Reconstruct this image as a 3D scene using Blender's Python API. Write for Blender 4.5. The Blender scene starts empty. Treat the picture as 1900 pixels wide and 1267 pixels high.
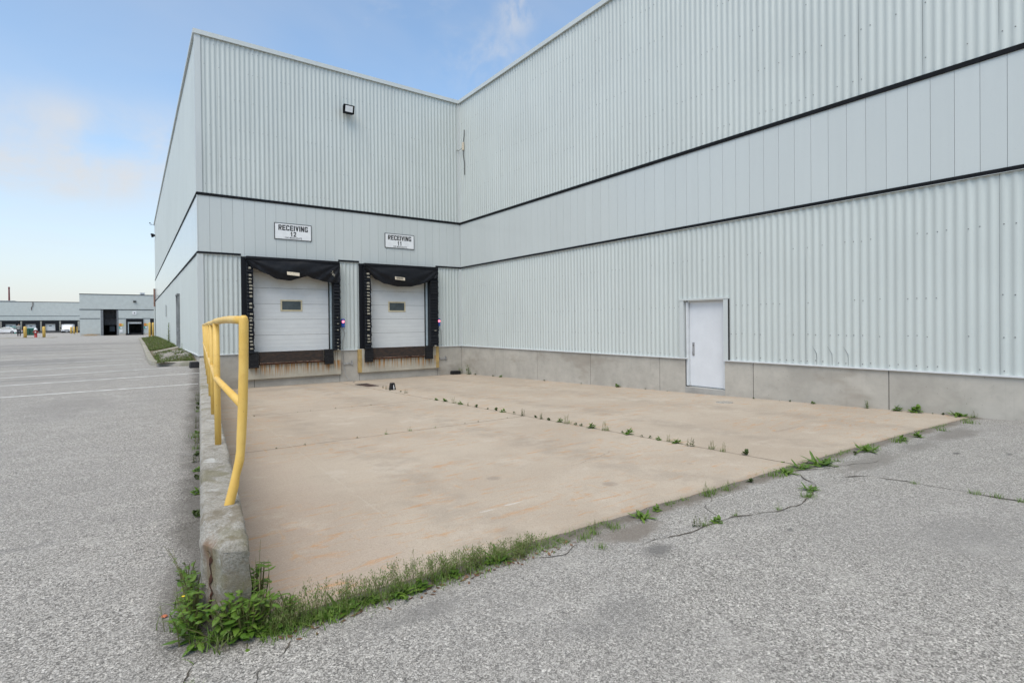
import bpy, bmesh, math, random
from mathutils import Vector, Matrix, noise as mn
random.seed(7)
R = math.radians
SC = bpy.context.scene
COL = SC.collection

# ------------------------------------------------------------------ mesh helper
class MB:
    def __init__(s): s.v = []; s.f = []; s.m = []
    def add(s, vs, fs, mi=0):
        o = len(s.v); s.v += [tuple(p) for p in vs]
        for f in fs: s.f.append([i + o for i in f]); s.m.append(mi)
    def box(s, x0, x1, y0, y1, z0, z1, mi=0):
        s.add([(x0,y0,z0),(x1,y0,z0),(x1,y1,z0),(x0,y1,z0),(x0,y0,z1),(x1,y0,z1),(x1,y1,z1),(x0,y1,z1)],
              [(0,3,2,1),(4,5,6,7),(0,1,5,4),(1,2,6,5),(2,3,7,6),(3,0,4,7)], mi)
    def hexa(s, b, t, mi=0):            # bottom and top quads, both counter-clockwise from above
        s.add(list(b) + list(t), [(3,2,1,0),(4,5,6,7),(0,1,5,4),(1,2,6,5),(2,3,7,6),(3,0,4,7)], mi)
    def quad(s, a, b, c, d, mi=0): s.add([a,b,c,d], [(0,1,2,3)], mi)
    def grid(s, rows, mi=0, flip=False):
        n = len(rows[0]); vs = [p for r in rows for p in r]; fs = []
        for i in range(len(rows)-1):
            for j in range(n-1):
                q = (i*n+j, i*n+j+1, (i+1)*n+j+1, (i+1)*n+j)
                fs.append(q[::-1] if flip else q)
        s.add(vs, fs, mi)
    def tube(s, pts, r, n=10, mi=0, caps=True):
        pts = [Vector(p) for p in pts]; rr = r if isinstance(r, (list, tuple)) else [r]*len(pts)
        rings = []; prev = None
        for i, p in enumerate(pts):
            d = (pts[min(i+1,len(pts)-1)] - pts[max(i-1,0)]).normalized()
            a = prev if prev is not None else (Vector((1,0,0)) if abs(d.x) < .8 else Vector((0,1,0)))
            a = (a - d*a.dot(d)).normalized(); prev = a; b = d.cross(a)
            rings.append([p + (a*math.cos(2*math.pi*k/n) + b*math.sin(2*math.pi*k/n))*rr[i] for k in range(n)])
        fs = []
        for i in range(len(pts)-1):
            for k in range(n): fs.append((i*n+k, i*n+(k+1)%n, (i+1)*n+(k+1)%n, (i+1)*n+k))
        if caps: fs.append(tuple(range(n))[::-1]); fs.append(tuple((len(pts)-1)*n+k for k in range(n)))
        s.add([p for r_ in rings for p in r_], fs, mi)
    def prism(s, prof, x0, x1, fn, mi=0):     # closed profile swept between two stations, fn(t,(u,v))->xyz
        n = len(prof)
        s.add([fn(x0,p) for p in prof] + [fn(x1,p) for p in prof],
              [(k,(k+1)%n,(k+1)%n+n,k+n) for k in range(n)] + [tuple(range(n))[::-1], tuple(range(n,2*n))], mi)
    def mesh(s, name, mats, smooth=False):
        me = bpy.data.meshes.new(name); me.from_pydata(s.v, [], s.f)
        for m in mats: me.materials.append(m)
        me.polygons.foreach_set('material_index', s.m)
        if smooth: me.polygons.foreach_set('use_smooth', [True]*len(s.f))
        me.update(); return me
    def build(s, name, mats, parent=None, smooth=False, bevel=0, angle=None, fix=True):
        if not isinstance(mats, (list, tuple)): mats = [mats]
        me = s.mesh(name, mats, smooth)
        if fix:
            bm = bmesh.new(); bm.from_mesh(me); bmesh.ops.recalc_face_normals(bm, faces=bm.faces); bm.to_mesh(me); bm.free()
        o = bpy.data.objects.new(name, me); COL.objects.link(o)
        if parent is not None:
            o.parent = parent; o.matrix_parent_inverse = parent.matrix_basis.inverted()
        if bevel:
            b = o.modifiers.new('bevel', 'BEVEL'); b.width = bevel; b.segments = 2; b.limit_method = 'ANGLE'
        return o

def tag(o, label=None, cat=None, group=None, kind=None):
    if label: o['label'] = label
    if cat: o['category'] = cat
    if group: o['group'] = group
    if kind: o['kind'] = kind
    return o
def empty(name, loc, label, cat, group=None, rz=0):
    o = bpy.data.objects.new(name, None); COL.objects.link(o); o.location = loc; o.rotation_euler = (0,0,rz)
    o.empty_display_size = .1
    return tag(o, label, cat, group)
def copy_tree(o, parent=None):
    c = o.copy(); COL.objects.link(c)
    if parent is not None: c.parent = parent
    for ch in list(o.children): copy_tree(ch, c)
    return c

# ------------------------------------------------------------------ materials
class NT:
    def __init__(s, name):
        s.mat = bpy.data.materials.new(name); s.mat.use_nodes = True; s.t = s.mat.node_tree
        s.b = s.t.nodes['Principled BSDF']
    def n(s, typ, **kw):
        nd = s.t.nodes.new(typ)
        for k, v in kw.items(): setattr(nd, k, v)
        return nd
    def set(s, sock, v):
        if isinstance(v, bpy.types.NodeSocket): s.t.links.new(v, sock)
        elif isinstance(v, (tuple, list)) and len(v) == 3 and sock.type == 'RGBA': sock.default_value = (*v, 1)
        else: sock.default_value = v
    def pos(s): return s.n('ShaderNodeNewGeometry').outputs['Position']
    def sep(s, v):
        nd = s.n('ShaderNodeSeparateXYZ'); s.set(nd.inputs[0], v); return nd.outputs
    def vmul(s, v, k):
        nd = s.n('ShaderNodeVectorMath', operation='MULTIPLY'); s.set(nd.inputs[0], v); nd.inputs[1].default_value = k; return nd.outputs[0]
    def noise(s, scale, detail=3, rough=.55, vec=None, dist=0):
        nd = s.n('ShaderNodeTexNoise'); nd.inputs['Scale'].default_value = scale; nd.inputs['Detail'].default_value = detail
        nd.inputs['Roughness'].default_value = rough; nd.inputs['Distortion'].default_value = dist
        s.set(nd.inputs['Vector'], vec if vec is not None else s.pos()); return nd.outputs['Fac']
    def vor(s, scale, feature='F1', vec=None, out='Distance', rnd=1):
        nd = s.n('ShaderNodeTexVoronoi', feature=feature); nd.inputs['Scale'].default_value = scale
        nd.inputs['Randomness'].default_value = rnd
        s.set(nd.inputs['Vector'], vec if vec is not None else s.pos()); return nd.outputs[out]
    def ramp(s, f, stops):
        nd = s.n('ShaderNodeValToRGB'); e = nd.color_ramp.elements
        while len(e) < len(stops): e.new(.5)
        for el, (p, c) in zip(e, stops):
            el.position = p; el.color = (c, c, c, 1) if isinstance(c, (int, float)) else (*c, 1)
        s.set(nd.inputs[0], f); return nd.outputs[0]
    def mix(s, f, a, b, blend='MIX'):
        nd = s.n('ShaderNodeMix', data_type='RGBA', blend_type=blend)
        s.set(nd.inputs['Factor'], f); s.set(nd.inputs[6], a); s.set(nd.inputs[7], b); return nd.outputs[2]
    def m(s, op, a, b=0., c=None, clamp=False):
        nd = s.n('ShaderNodeMath', operation=op, use_clamp=clamp); s.set(nd.inputs[0], a); s.set(nd.inputs[1], b)
        if c is not None: s.set(nd.inputs[2], c)
        return nd.outputs[0]
    def rng(s, f, a, b, c=0., d=1., smooth=True):
        nd = s.n('ShaderNodeMapRange', interpolation_type='SMOOTHSTEP' if smooth else 'LINEAR')
        for i, v in enumerate((f, a, b, c, d)): s.set(nd.inputs[i], v)
        return nd.outputs[0]
    def blob(s, P, cx, cy, rx, ry, edge=.5, nz=None):     # 1 inside an ellipse on the ground, ragged edge
        o = s.sep(P)
        u = s.m('DIVIDE', s.m('SUBTRACT', o[0], cx), rx); v = s.m('DIVIDE', s.m('SUBTRACT', o[1], cy), ry)
        d = s.m('SQRT', s.m('ADD', s.m('MULTIPLY', u, u), s.m('MULTIPLY', v, v)))
        if nz is not None: d = s.m('ADD', d, s.m('MULTIPLY', s.m('SUBTRACT', nz, .5), 1.6))
        return s.rng(d, 1 - edge, 1 + edge*.3, 1, 0)
    def bump(s, h, strength=.3, dist=.01, normal=None):
        nd = s.n('ShaderNodeBump'); nd.inputs['Strength'].default_value = strength; nd.inputs['Distance'].default_value = dist
        s.set(nd.inputs['Height'], h)
        if normal is not None: s.set(nd.inputs['Normal'], normal)
        return nd.outputs[0]
    def out(s, col, rough=.6, normal=None, spec=None, metal=None):
        s.set(s.b.inputs['Base Color'], col); s.set(s.b.inputs['Roughness'], rough)
        if normal is not None: s.set(s.b.inputs['Normal'], normal)
        if spec is not None: s.set(s.b.inputs['Specular IOR Level'], spec)
        if metal is not None: s.set(s.b.inputs['Metallic'], metal)
        return s.mat

def plain(name, c, rough=.6, var=.12, scale=6., metal=0., spec=.4, bump=0):
    t = NT(name); f = t.noise(scale, 4, .6)
    lo = tuple(v*(1-var) for v in c); hi = tuple(min(1, v*(1+var)) for v in c)
    col = t.mix(t.rng(f, .3, .7), lo, hi)
    nb = t.bump(t.noise(scale*14, 2), bump, .004) if bump else None
    return t.out(col, rough, nb, spec, metal)

def m_cladding(name, c, rough=.42, streak=.06, island=False):
    t = NT(name); P = t.pos()
    st = t.noise(1., 4, .6, t.vmul(P, (9, 9, .35)))
    bl = t.noise(.45, 3, .5)
    f = t.m('ADD', t.m('MULTIPLY', t.rng(st, .3, .7), .6), t.m('MULTIPLY', t.rng(bl, .35, .65), .4))
    col = t.mix(f, tuple(v*(1-streak) for v in c), tuple(v*(1+streak*.6) for v in c))
    if island:
        g = t.n('ShaderNodeNewGeometry').outputs['Random Per Island']
        col = t.mix(t.m('MULTIPLY', g, .22), col, tuple(v*.86 for v in c))
    o = t.sep(P); cv = t.n('ShaderNodeCombineXYZ')
    for k in (0, 1): t.set(cv.inputs[k], t.m('FLOOR', t.m('ADD', t.m('DIVIDE', o[k], 1.001), .55)))
    wn = t.n('ShaderNodeTexWhiteNoise', noise_dimensions='3D'); t.set(wn.inputs['Vector'], cv.outputs[0])
    col = t.mix(t.m('MULTIPLY', wn.outputs['Value'], .10), col, tuple(v*.72 for v in c))
    sp = t.rng(t.noise(34, 2, .5), .70, .76)                      # small scuffs
    col = t.mix(t.m('MULTIPLY', sp, .18), col, (.18,.18,.17))
    bm = t.bump(t.noise(1.1, 2, .5), .08, .02)
    return t.out(col, rough, bm, .45)

def m_asphalt():
    t = NT('weathered_asphalt'); P = t.pos()
    big = t.noise(.35, 4, .6); mid = t.noise(2.2, 4, .6)
    dn = t.n('ShaderNodeTexNoise'); dn.inputs['Scale'].default_value = 120; dn.inputs['Detail'].default_value = 2; t.set(dn.inputs['Vector'], P)
    dv = t.n('ShaderNodeVectorMath', operation='MULTIPLY_ADD'); t.set(dv.inputs[0], dn.outputs['Color']); dv.inputs[1].default_value = (.008,.008,.008); t.set(dv.inputs[2], P); Q = dv.outputs[0]
    vd = t.vor(92, 'DISTANCE_TO_EDGE', Q); vc = t.sep(t.vor(92, 'F1', Q, 'Color'))
    sd = t.vor(185, 'DISTANCE_TO_EDGE', Q); cs = t.sep(t.vor(185, 'F1', Q, 'Color'))
    stone = t.ramp(vc[0], [(0, (.09,.085,.08)), (.25, (.25,.24,.225)), (.5, (.46,.442,.415)), (.85, (.60,.577,.54)), (1, (.74,.71,.666))])
    fine = t.ramp(cs[1], [(0, (.085,.08,.075)), (.35, (.26,.25,.233)), (.7, (.48,.46,.43)), (1, (.60,.575,.535))])
    fine = t.mix(t.rng(sd, .0, .10, .8, 0), fine, (.10,.094,.087))
    thr = t.m('MULTIPLY', t.m('ADD', vc[1], .15), .13)
    shape = t.rng(t.m('SUBTRACT', vd, thr), -.02, .04)
    keep = t.m('MULTIPLY', shape, t.rng(vc[2], .38, .44))
    rim = t.m('MULTIPLY', t.rng(t.m('ABSOLUTE', t.m('SUBTRACT', vd, thr)), .0, .05, .55, 0), t.rng(vc[2], .38, .44))
    col = t.mix(keep, t.mix(rim, fine, (.12,.114,.107)), stone)
    col = t.mix(t.m('MULTIPLY', t.noise(260, 2, .6), .15), col, (.30,.288,.27))
    col = t.mix(t.m('MULTIPLY', t.rng(big, .42, .66), .28), col, (.30,.288,.278))
    col = t.mix(t.m('MULTIPLY', t.rng(mid, .5, .75), .22), col, (.50,.48,.455))
    o = t.sep(P)
    # soil and grime gathered along the edge of the concrete
    wob = t.m('MULTIPLY', t.m('SUBTRACT', t.noise(3.5, 4, .65), .5), .28)
    U = t.m('MAXIMUM', t.m('DIVIDE', t.m('ADD', o[0], 10.5), 10.5), 0.)
    ED = t.m('ADD', t.m('ADD', 16.38, t.m('MULTIPLY', U, .19)), t.m('MULTIPLY', t.m('POWER', U, 3.), .20))
    e = t.m('ADD', t.m('ADD', o[1], ED), wob)
    strip = t.m('MULTIPLY', t.rng(t.m('ABSOLUTE', e), .03, .16, 1, 0), t.rng(o[0], -11.2, -10.8))
    col = t.mix(t.m('MULTIPLY', strip, .8), col, t.mix(mid, (.10,.082,.062), (.23,.20,.165)))
    # grime along the foot of the kerb wall on the lot side
    s_ = t.m('SUBTRACT', o[0], t.m('ADD', -10.98, t.m('MULTIPLY', t.m('ADD', o[1], 15.98), .0882)))
    g2 = t.m('MULTIPLY', t.rng(t.m('ADD', s_, t.m('MULTIPLY', t.m('SUBTRACT', mid, .5), .35)), -.28, -.05), t.rng(o[1], -16.6, -16.2))
    g2 = t.m('MULTIPLY', g2, t.rng(o[1], 0, .5, 1, 0))
    col = t.mix(t.m('MULTIPLY', g2, .7), col, (.085,.075,.062))
    nz = t.noise(5, 4, .6)
    for cx, cy, rx, ry, k, c in [(-8.25,-16.66,.46,.15,.85,(.20,.175,.15)), (-8.35,-17.0,.15,.11,.8,(.15,.145,.14)), (-4.6,-16.9,.9,.20,.75,(.21,.195,.175)), (-3.3,-16.95,.5,.16,.7,(.19,.18,.165)),
                                 (-2.0,-16.98,.8,.22,.75,(.2,.185,.17)), (-9.2,-17.4,.35,.2,.35,(.2,.195,.19)), (-6.4,-18.2,.5,.3,.3,(.2,.195,.19)), (-12.6,-15.2,.5,.4,.35,(.2,.19,.185)), (-13.5,-11,1.2,.8,.3,(.22,.21,.2)), (-12.2,-7,.7,1.5,.3,(.21,.2,.19)), (-3.39,-17.36,.10,.035,.8,(.09,.088,.086)), (-3.02,-17.75,.09,.03,.7,(.1,.1,.1)),
                                 (-7.3,-17.36,.05,.03,.7,(.1,.1,.1)), (-10.0,-16.75,.25,.1,.45,(.17,.165,.16)), (-12.2,-14.4,.5,.05,.35,(.15,.15,.15)),
                                 (-14.8,6,3.2,2.4,.42,(.15,.15,.155)), (-17,17,5,6,.4,(.16,.16,.165)), (-13.6,-1.5,1.6,.35,.35,(.17,.17,.17)), (-15,26,6,4,.4,(.17,.165,.165))]:
        col = t.mix(t.m('MULTIPLY', t.blob(P, cx, cy, rx, ry, .6, nz), k), col, c)
    ww = t.noise(.8, 3, .55); col = t.mix(t.m('MULTIPLY', t.rng(ww, .5, .62), .16), col, (.24,.232,.222)); col = t.mix(t.m('MULTIPLY', t.rng(t.noise(1.7, 4, .65), .58, .70), .22), col, (.52,.50,.465))
    sp = t.vor(3.1, 'F1'); sq = t.sep(t.vor(3.1, 'F1', out='Color')); col = t.mix(t.m('MULTIPLY', t.rng(t.m('SUBTRACT', sp, t.m('MULTIPLY', sq[0], .05)), -.012, .02, 1, 0), t.m('MULTIPLY', t.rng(sq[1], .72, .8), .6)), col, (.12,.115,.11))
    h = t.m('ADD', t.m('MULTIPLY', keep, .8), t.m('MULTIPLY', t.rng(sd, 0, .12), .4))
    nb = t.bump(h, .6, .006); nb = t.bump(t.noise(14, 3), .25, .01, nb)
    return t.out(col, .85, nb, .25)

def m_apron():
    t = NT('tan_concrete'); P = t.pos(); o = t.sep(P)
    big = t.noise(.5, 4, .6); mid = t.noise(3, 5, .65); fin = t.noise(130, 2, .6)
    col = t.mix(t.rng(big, .35, .65), (.385,.322,.257), (.44,.376,.305))
    col = t.mix(t.m('MULTIPLY', t.rng(mid, .45, .75), .45), col, (.335,.285,.23))
    pink = t.m('MULTIPLY', t.rng(t.m('ADD', o[0], t.m('MULTIPLY', mid, 1.4)), -9.9, -8.6, 1, 0), .5)
    col = t.mix(pink, col, (.345,.275,.235))
    # rust-orange scrapes drawn out along the way the trucks back in
    w = t.noise(1., 6, .7, t.vmul(P, (2.6, 11, 1)), .6); wm = t.noise(.55, 3, .5)
    sc = t.m('MULTIPLY', t.rng(w, .53, .66), t.rng(wm, .40, .54))
    col = t.mix(t.m('MULTIPLY', sc, .72), col, (.45,.25,.115))
    w2 = t.noise(1., 5, .7, t.vmul(P, (9, 2.2, 1)), .5)
    col = t.mix(t.m('MULTIPLY', t.m('MULTIPLY', t.rng(w2, .58, .68), t.rng(wm, .46, .58)), .5), col, (.46,.27,.13))
    # faint tyre tracks and drips
    for x0, k in ((-8.9,.16),(-6.7,.18),(-4.1,.18),(-1.9,.16)):
        d = t.m('ABSOLUTE', t.m('SUBTRACT', t.m('ADD', o[0], t.m('MULTIPLY', t.m('SUBTRACT', t.noise(.35, 2, .5), .5), 1.1)), x0))
        col = t.mix(t.m('MULTIPLY', t.m('MULTIPLY', t.rng(d, .12, .42, 1, 0), t.rng(mid, .35, .6)), k*1.5), col, (.21,.18,.15))
    dp = t.vor(1.1, 'F1'); dq = t.sep(t.vor(1.1, 'F1', out='Color'))
    rad = t.m('MULTIPLY', dq[0], .11)
    col = t.mix(t.m('MULTIPLY', t.rng(t.m('SUBTRACT', dp, rad), -.02, .03, 1, 0), t.m('MULTIPLY', t.rng(dq[1], .55, .7), .55)), col, (.22,.185,.155))
    lt = t.noise(1.3, 5, .7); col = t.mix(t.m('MULTIPLY', t.rng(lt, .54, .70), .4), col, (.53,.475,.405))
    # pale scuffs and paint flecks
    v = t.vor(1.7, 'F1', t.vmul(P, (1, 2.2, 1))); col = t.mix(t.rng(v, .012, .022, .8, 0), col, (.7,.69,.66))
    for cx, cy, rx, ry in ((-8.83,-15.555,.09,.014),(-8.56,-15.54,.11,.016)):
        col = t.mix(t.m('MULTIPLY', t.blob(P, cx, cy, rx, ry, .3, t.noise(26, 3, .7)), .55), col, (.6,.58,.55))
    ln = t.m('ABSOLUTE', t.m('SUBTRACT', o[0], t.m('ADD', -9.45, t.m('MULTIPLY', t.m('ADD', o[1], 11), .03))))
    col = t.mix(t.m('MULTIPLY', t.rng(ln, .004, .014, 1, 0), t.m('MULTIPLY', t.rng(mid, .4, .6), .3)), col, (.5,.45,.38))
    nz = t.noise(5, 4, .6)
    for cx, cy, rx, ry, k, c in [(-6.6,-13.6,.35,.09,.35,(.26,.225,.19)), (-1.08,-12.89,.22,.16,.75,(.55,.54,.5)), (-3.2,-15.3,.5,.05,.4,(.24,.2,.17)),
                                 (-7.4,-1.5,1.2,.5,.35,(.25,.22,.19)), (-5.1,-2.6,.8,.9,.45,(.28,.25,.22)), (-6.3,-14.0,.25,.05,.35,(.27,.24,.21))]:
        col = t.mix(t.m('MULTIPLY', t.blob(P, cx, cy, rx, ry, .6, nz), k), col, c)
    # darker and browner along the foot of the dock wall
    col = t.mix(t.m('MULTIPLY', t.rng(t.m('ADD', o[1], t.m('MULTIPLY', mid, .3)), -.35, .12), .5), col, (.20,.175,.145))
    U = t.m('MAXIMUM', t.m('DIVIDE', t.m('ADD', o[0], 10.5), 10.5), 0.)
    ED = t.m('ADD', t.m('ADD', 16.32, t.m('MULTIPLY', U, .19)), t.m('MULTIPLY', t.m('POWER', U, 3.), .20))
    col = t.mix(t.m('MULTIPLY', t.rng(t.m('ADD', t.m('ADD', o[1], ED), t.m('MULTIPLY', t.m('SUBTRACT', mid, .5), .16)), .0, .09, 1, 0), .5), col, (.25,.205,.16))
    # joints between the pours
    wb = t.m('MULTIPLY', t.m('SUBTRACT', t.noise(6, 4, .7), .5), .05)
    j1 = t.m('ABSOLUTE', t.m('ADD', t.m('ADD', o[0], 5.31), wb))
    j2 = t.m('ABSOLUTE', t.m('ADD', t.m('ADD', o[1], 7.65), wb)); j3 = t.m('ABSOLUTE', t.m('ADD', t.m('ADD', o[1], 11.45), wb))
    left = t.rng(o[0], -5.35, -5.3, 1, 0)
    J = t.m('MAXIMUM', t.rng(j1, .007, .018, 1, 0), t.m('MULTIPLY', t.m('MAXIMUM', t.rng(j2, .006, .016, 1, 0), t.rng(j3, .006, .016, 1, 0)), left))
    J = t.m('MULTIPLY', J, t.m('ADD', .55, t.m('MULTIPLY', t.rng(nz, .35, .55), .45)))
    for (ax, ay, bx, by) in ((-7.3,-14.9,-6.2,-14.55),(-8.3,-9.2,-5.4,-10.4),(-2.9,-5.5,-.4,-7.2)):       # hairline cracks
        dx, dy = bx-ax, by-ay; L = math.hypot(dx, dy)
        u = t.m('ADD', t.m('MULTIPLY', t.m('SUBTRACT', o[0], ax), -dy/L), t.m('MULTIPLY', t.m('SUBTRACT', o[1], ay), dx/L))
        u = t.m('ADD', u, t.m('MULTIPLY', t.m('SUBTRACT', t.noise(4, 4, .7), .5), .25))
        al = t.m('ADD', t.m('MULTIPLY', t.m('SUBTRACT', o[0], ax), dx/L), t.m('MULTIPLY', t.m('SUBTRACT', o[1], ay), dy/L))
        J = t.m('MAXIMUM', J, t.m('MULTIPLY', t.m('MULTIPLY', t.rng(t.m('ABSOLUTE', u), .001, .006, .55, 0), t.rng(al, 0, .2)), t.rng(al, L-.2, L, 1, 0)))
    col = t.mix(J, col, (.085,.068,.05))
    sp = t.vor(150, 'F1', out='Color'); spv = t.sep(sp)[0]
    col = t.mix(t.rng(spv, .84, .93, 0, .34), col, (.20,.165,.135)); col = t.mix(t.rng(spv, .0, .14, .26, 0), col, (.62,.55,.46))
    col = t.mix(t.m('MULTIPLY', t.rng(fin, .3, .7), .22), col, (.30,.245,.195))
    h = t.m('SUBTRACT', t.m('ADD', fin, t.m('MULTIPLY', t.noise(30, 3), .6)), t.m('MULTIPLY', J, 2.))
    return t.out(col, .82, t.bump(h, .4, .005), .3)

def m_concrete(name, c=(.36,.345,.315), drips=False, moss=0., grit=.35, stain=.5):
    t = NT(name); P = t.pos(); o = t.sep(P)
    big = t.noise(.9, 5, .65); mid = t.noise(5, 5, .65); fin = t.noise(90, 3, .6)
    col = t.mix(t.rng(big, .3, .7), tuple(v*.82 for v in c), tuple(v*1.1 for v in c))
    col = t.mix(t.m('MULTIPLY', t.rng(mid, .5, .8), .4), col, tuple(v*.65 for v in c))
    st = t.noise(.45, 4, .6, t.vmul(P, (1, 1, 2.2)))
    col = t.mix(t.m('MULTIPLY', t.rng(st, .52, .68), stain), col, (c[0]*.58, c[1]*.54, c[2]*.5))
    vt = t.noise(1., 4, .6, t.vmul(P, (14, 14, .6)))
    col = t.mix(t.m('MULTIPLY', t.rng(vt, .58, .75), .25), col, tuple(v*.62 for v in c))
    pit = t.vor(9, 'F1', t.vmul(P, (1, 1, 1.3))); col = t.mix(t.rng(pit, .05, .085, .6, 0), col, (.08,.075,.065))
    if moss: col = t.mix(t.m('MULTIPLY', t.rng(t.noise(2.6, 4, .65), .42, .62), moss), col, (.12,.13,.05))
    if drips:
        d = t.noise(1., 3, .6, t.vmul(P, (11, .5, .5))); d2 = t.noise(1.3, 2, .5, t.vmul(P, (1, .1, .1)))
        zz = t.rng(t.m('ADD', o[2], t.m('MULTIPLY', d2, .45)), .02, .42)
        k = t.m('MULTIPLY', t.rng(d, .45, .58), t.m('MULTIPLY', zz, t.rng(o[2], .26, .31, 1, 0)))
        col = t.mix(t.m('MULTIPLY', k, .95), col, t.mix(mid, (.24,.09,.02), (.42,.21,.05)))
        d3 = t.noise(1., 3, .6, t.vmul(P, (26, .5, .4)))
        col = t.mix(t.m('MULTIPLY', t.m('MULTIPLY', t.rng(d3, .53, .62), zz), .75), col, (.10,.055,.02))
    h = t.m('ADD', t.m('MULTIPLY', mid, .8), t.m('MULTIPLY', fin, .5))
    return t.out(col, .86, t.bump(h, grit, .01), .25)

def m_worn(name):                                   # old kerb concrete with exposed grit and lichen
    t = NT(name); P = t.pos(); o = t.sep(P)
    gr1 = t.noise(75, 5, .75); gr2 = t.noise(190, 3, .7); pit = t.vor(60, 'F1', rnd=1)
    mid = t.noise(6, 5, .7); big = t.noise(1.6, 4, .6)
    col = t.mix(t.rng(big, .3, .7), (.28,.262,.228), (.42,.40,.36))
    col = t.mix(t.m('MULTIPLY', t.rng(gr1, .42, .62), .55), col, (.58,.56,.52))
    col = t.mix(t.rng(gr1, .30, .44, .75, 0), col, (.14,.128,.11))
    col = t.mix(t.m('MULTIPLY', t.rng(gr2, .35, .65), .3), col, (.26,.245,.215))
    col = t.mix(t.m('MULTIPLY', t.rng(mid, .52, .70), .6), col, (.17,.152,.12))
    vst = t.noise(1., 4, .65, t.vmul(P, (9, 9, 1.2))); col = t.mix(t.m('MULTIPLY', t.rng(vst, .52, .7), .4), col, (.15,.135,.105))
    col = t.mix(t.m('MULTIPLY', t.rng(t.noise(7, 4, .6), .60, .68), .6), col, (.62,.625,.61))
    ef = t.m('MULTIPLY', t.rng(t.m('ADD', o[1], t.m('MULTIPLY', t.m('SUBTRACT', mid, .5), .06)), -16.25, -16.22, 1, 0), t.rng(gr1, .25, .6, .85, .45)); col = t.mix(ef, col, (.15,.138,.105))  # near end face darkened: moss and dirt, with its shade painted in
    rs = t.m('MULTIPLY', t.blob(P, -10.99, -16.13, .09, .09, .7, mid), t.rng(vst, .40, .60)); col = t.mix(t.m('MULTIPLY', rs, .75), col, (.20,.105,.05))
    bs = t.m('MULTIPLY', t.rng(t.noise(4.5, 5, .7), .50, .60), t.rng(o[1], -15.6, -15.2, .75, .25)); col = t.mix(bs, col, (.20,.17,.12))
    mo = t.m('MULTIPLY', t.rng(t.noise(3.3, 4, .65), .50, .66), .55)
    col = t.mix(mo, col, (.17,.155,.075))
    h = t.m('ADD', t.m('ADD', gr1, t.m('MULTIPLY', gr2, .5)), t.m('MULTIPLY', mid, 2.))
    return t.out(col, .9, t.bump(h, .9, .012), .2)

def m_leaf(name, a, b, rough=.5):
    t = NT(name); f = t.noise(9, 3, .6)
    g = t.n('ShaderNodeNewGeometry').outputs['Random Per Island']
    col = t.mix(t.m('ADD', t.m('MULTIPLY', g, .7), t.m('MULTIPLY', f, .3)), a, b)
    mt = t.out(col, rough, None, .35)
    tr = t.n('ShaderNodeBsdfTranslucent'); t.set(tr.inputs[0], col)
    ms = t.n('ShaderNodeMixShader'); ms.inputs[0].default_value = .28
    t.t.links.new(t.b.outputs[0], ms.inputs[1]); t.t.links.new(tr.outputs[0], ms.inputs[2])
    t.t.links.new(ms.outputs[0], t.t.nodes['Material Output'].inputs[0]); return mt

def m_yellow():
    t = NT('yellow_rail_paint'); f = t.noise(3, 4, .6); s = t.noise(38, 4, .65)
    col = t.mix(t.rng(f, .3, .7), (.64,.40,.085), (.72,.48,.13))
    col = t.mix(t.m('MULTIPLY', t.rng(t.noise(15, 4, .6), .5, .75), .4), col, (.52,.30,.07))
    col = t.mix(t.rng(s, .675, .70), col, (.16,.075,.035))
    col = t.mix(t.m('MULTIPLY', t.rng(t.noise(7, 5, .7), .58, .70), .2), col, (.72,.56,.28))
    return t.out(col, .45, t.bump(t.noise(24, 3), .2, .004), .4)

def m_rubber(name, c=(.014,.014,.016), rough=.55, scuff=.25):
    t = NT(name); f = t.noise(16, 5, .7)
    col = t.mix(t.m('MULTIPLY', t.rng(f, .55, .75), scuff), c, (.16,.155,.15))
    return t.out(col, rough, t.bump(t.noise(30, 4, .7), .5, .008), .22)

def m_rustplate():
    t = NT('rusty_steel_plate'); P = t.pos(); f = t.noise(6, 5, .65, t.vmul(P, (1, 1, 2.2))); g = t.noise(22, 4, .7)
    col = t.mix(t.rng(f, .35, .7), (.022,.018,.017), (.055,.034,.024))
    col = t.mix(t.m('MULTIPLY', t.rng(g, .58, .75), .5), col, (.11,.05,.022))
    return t.out(col, .7, t.bump(g, .3, .004), .35)

def m_doorpanel():
    t = NT('white_dock_door'); P = t.pos(); o = t.sep(P)
    col = t.mix(t.rng(t.noise(1., 4, .6, t.vmul(P, (2, 2, 5))), .3, .7), (.58,.595,.595), (.62,.635,.63))
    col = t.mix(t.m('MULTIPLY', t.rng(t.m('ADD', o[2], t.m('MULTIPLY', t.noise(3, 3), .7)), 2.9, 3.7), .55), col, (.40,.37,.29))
    col = t.mix(t.rng(t.noise(22, 4, .65), .70, .76, 0, .5), col, (.25,.24,.22))
    return t.out(col, .5, t.bump(t.noise(1., 2, .5, t.vmul(P, (1, 1, 40))), .1, .003), .4)

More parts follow.
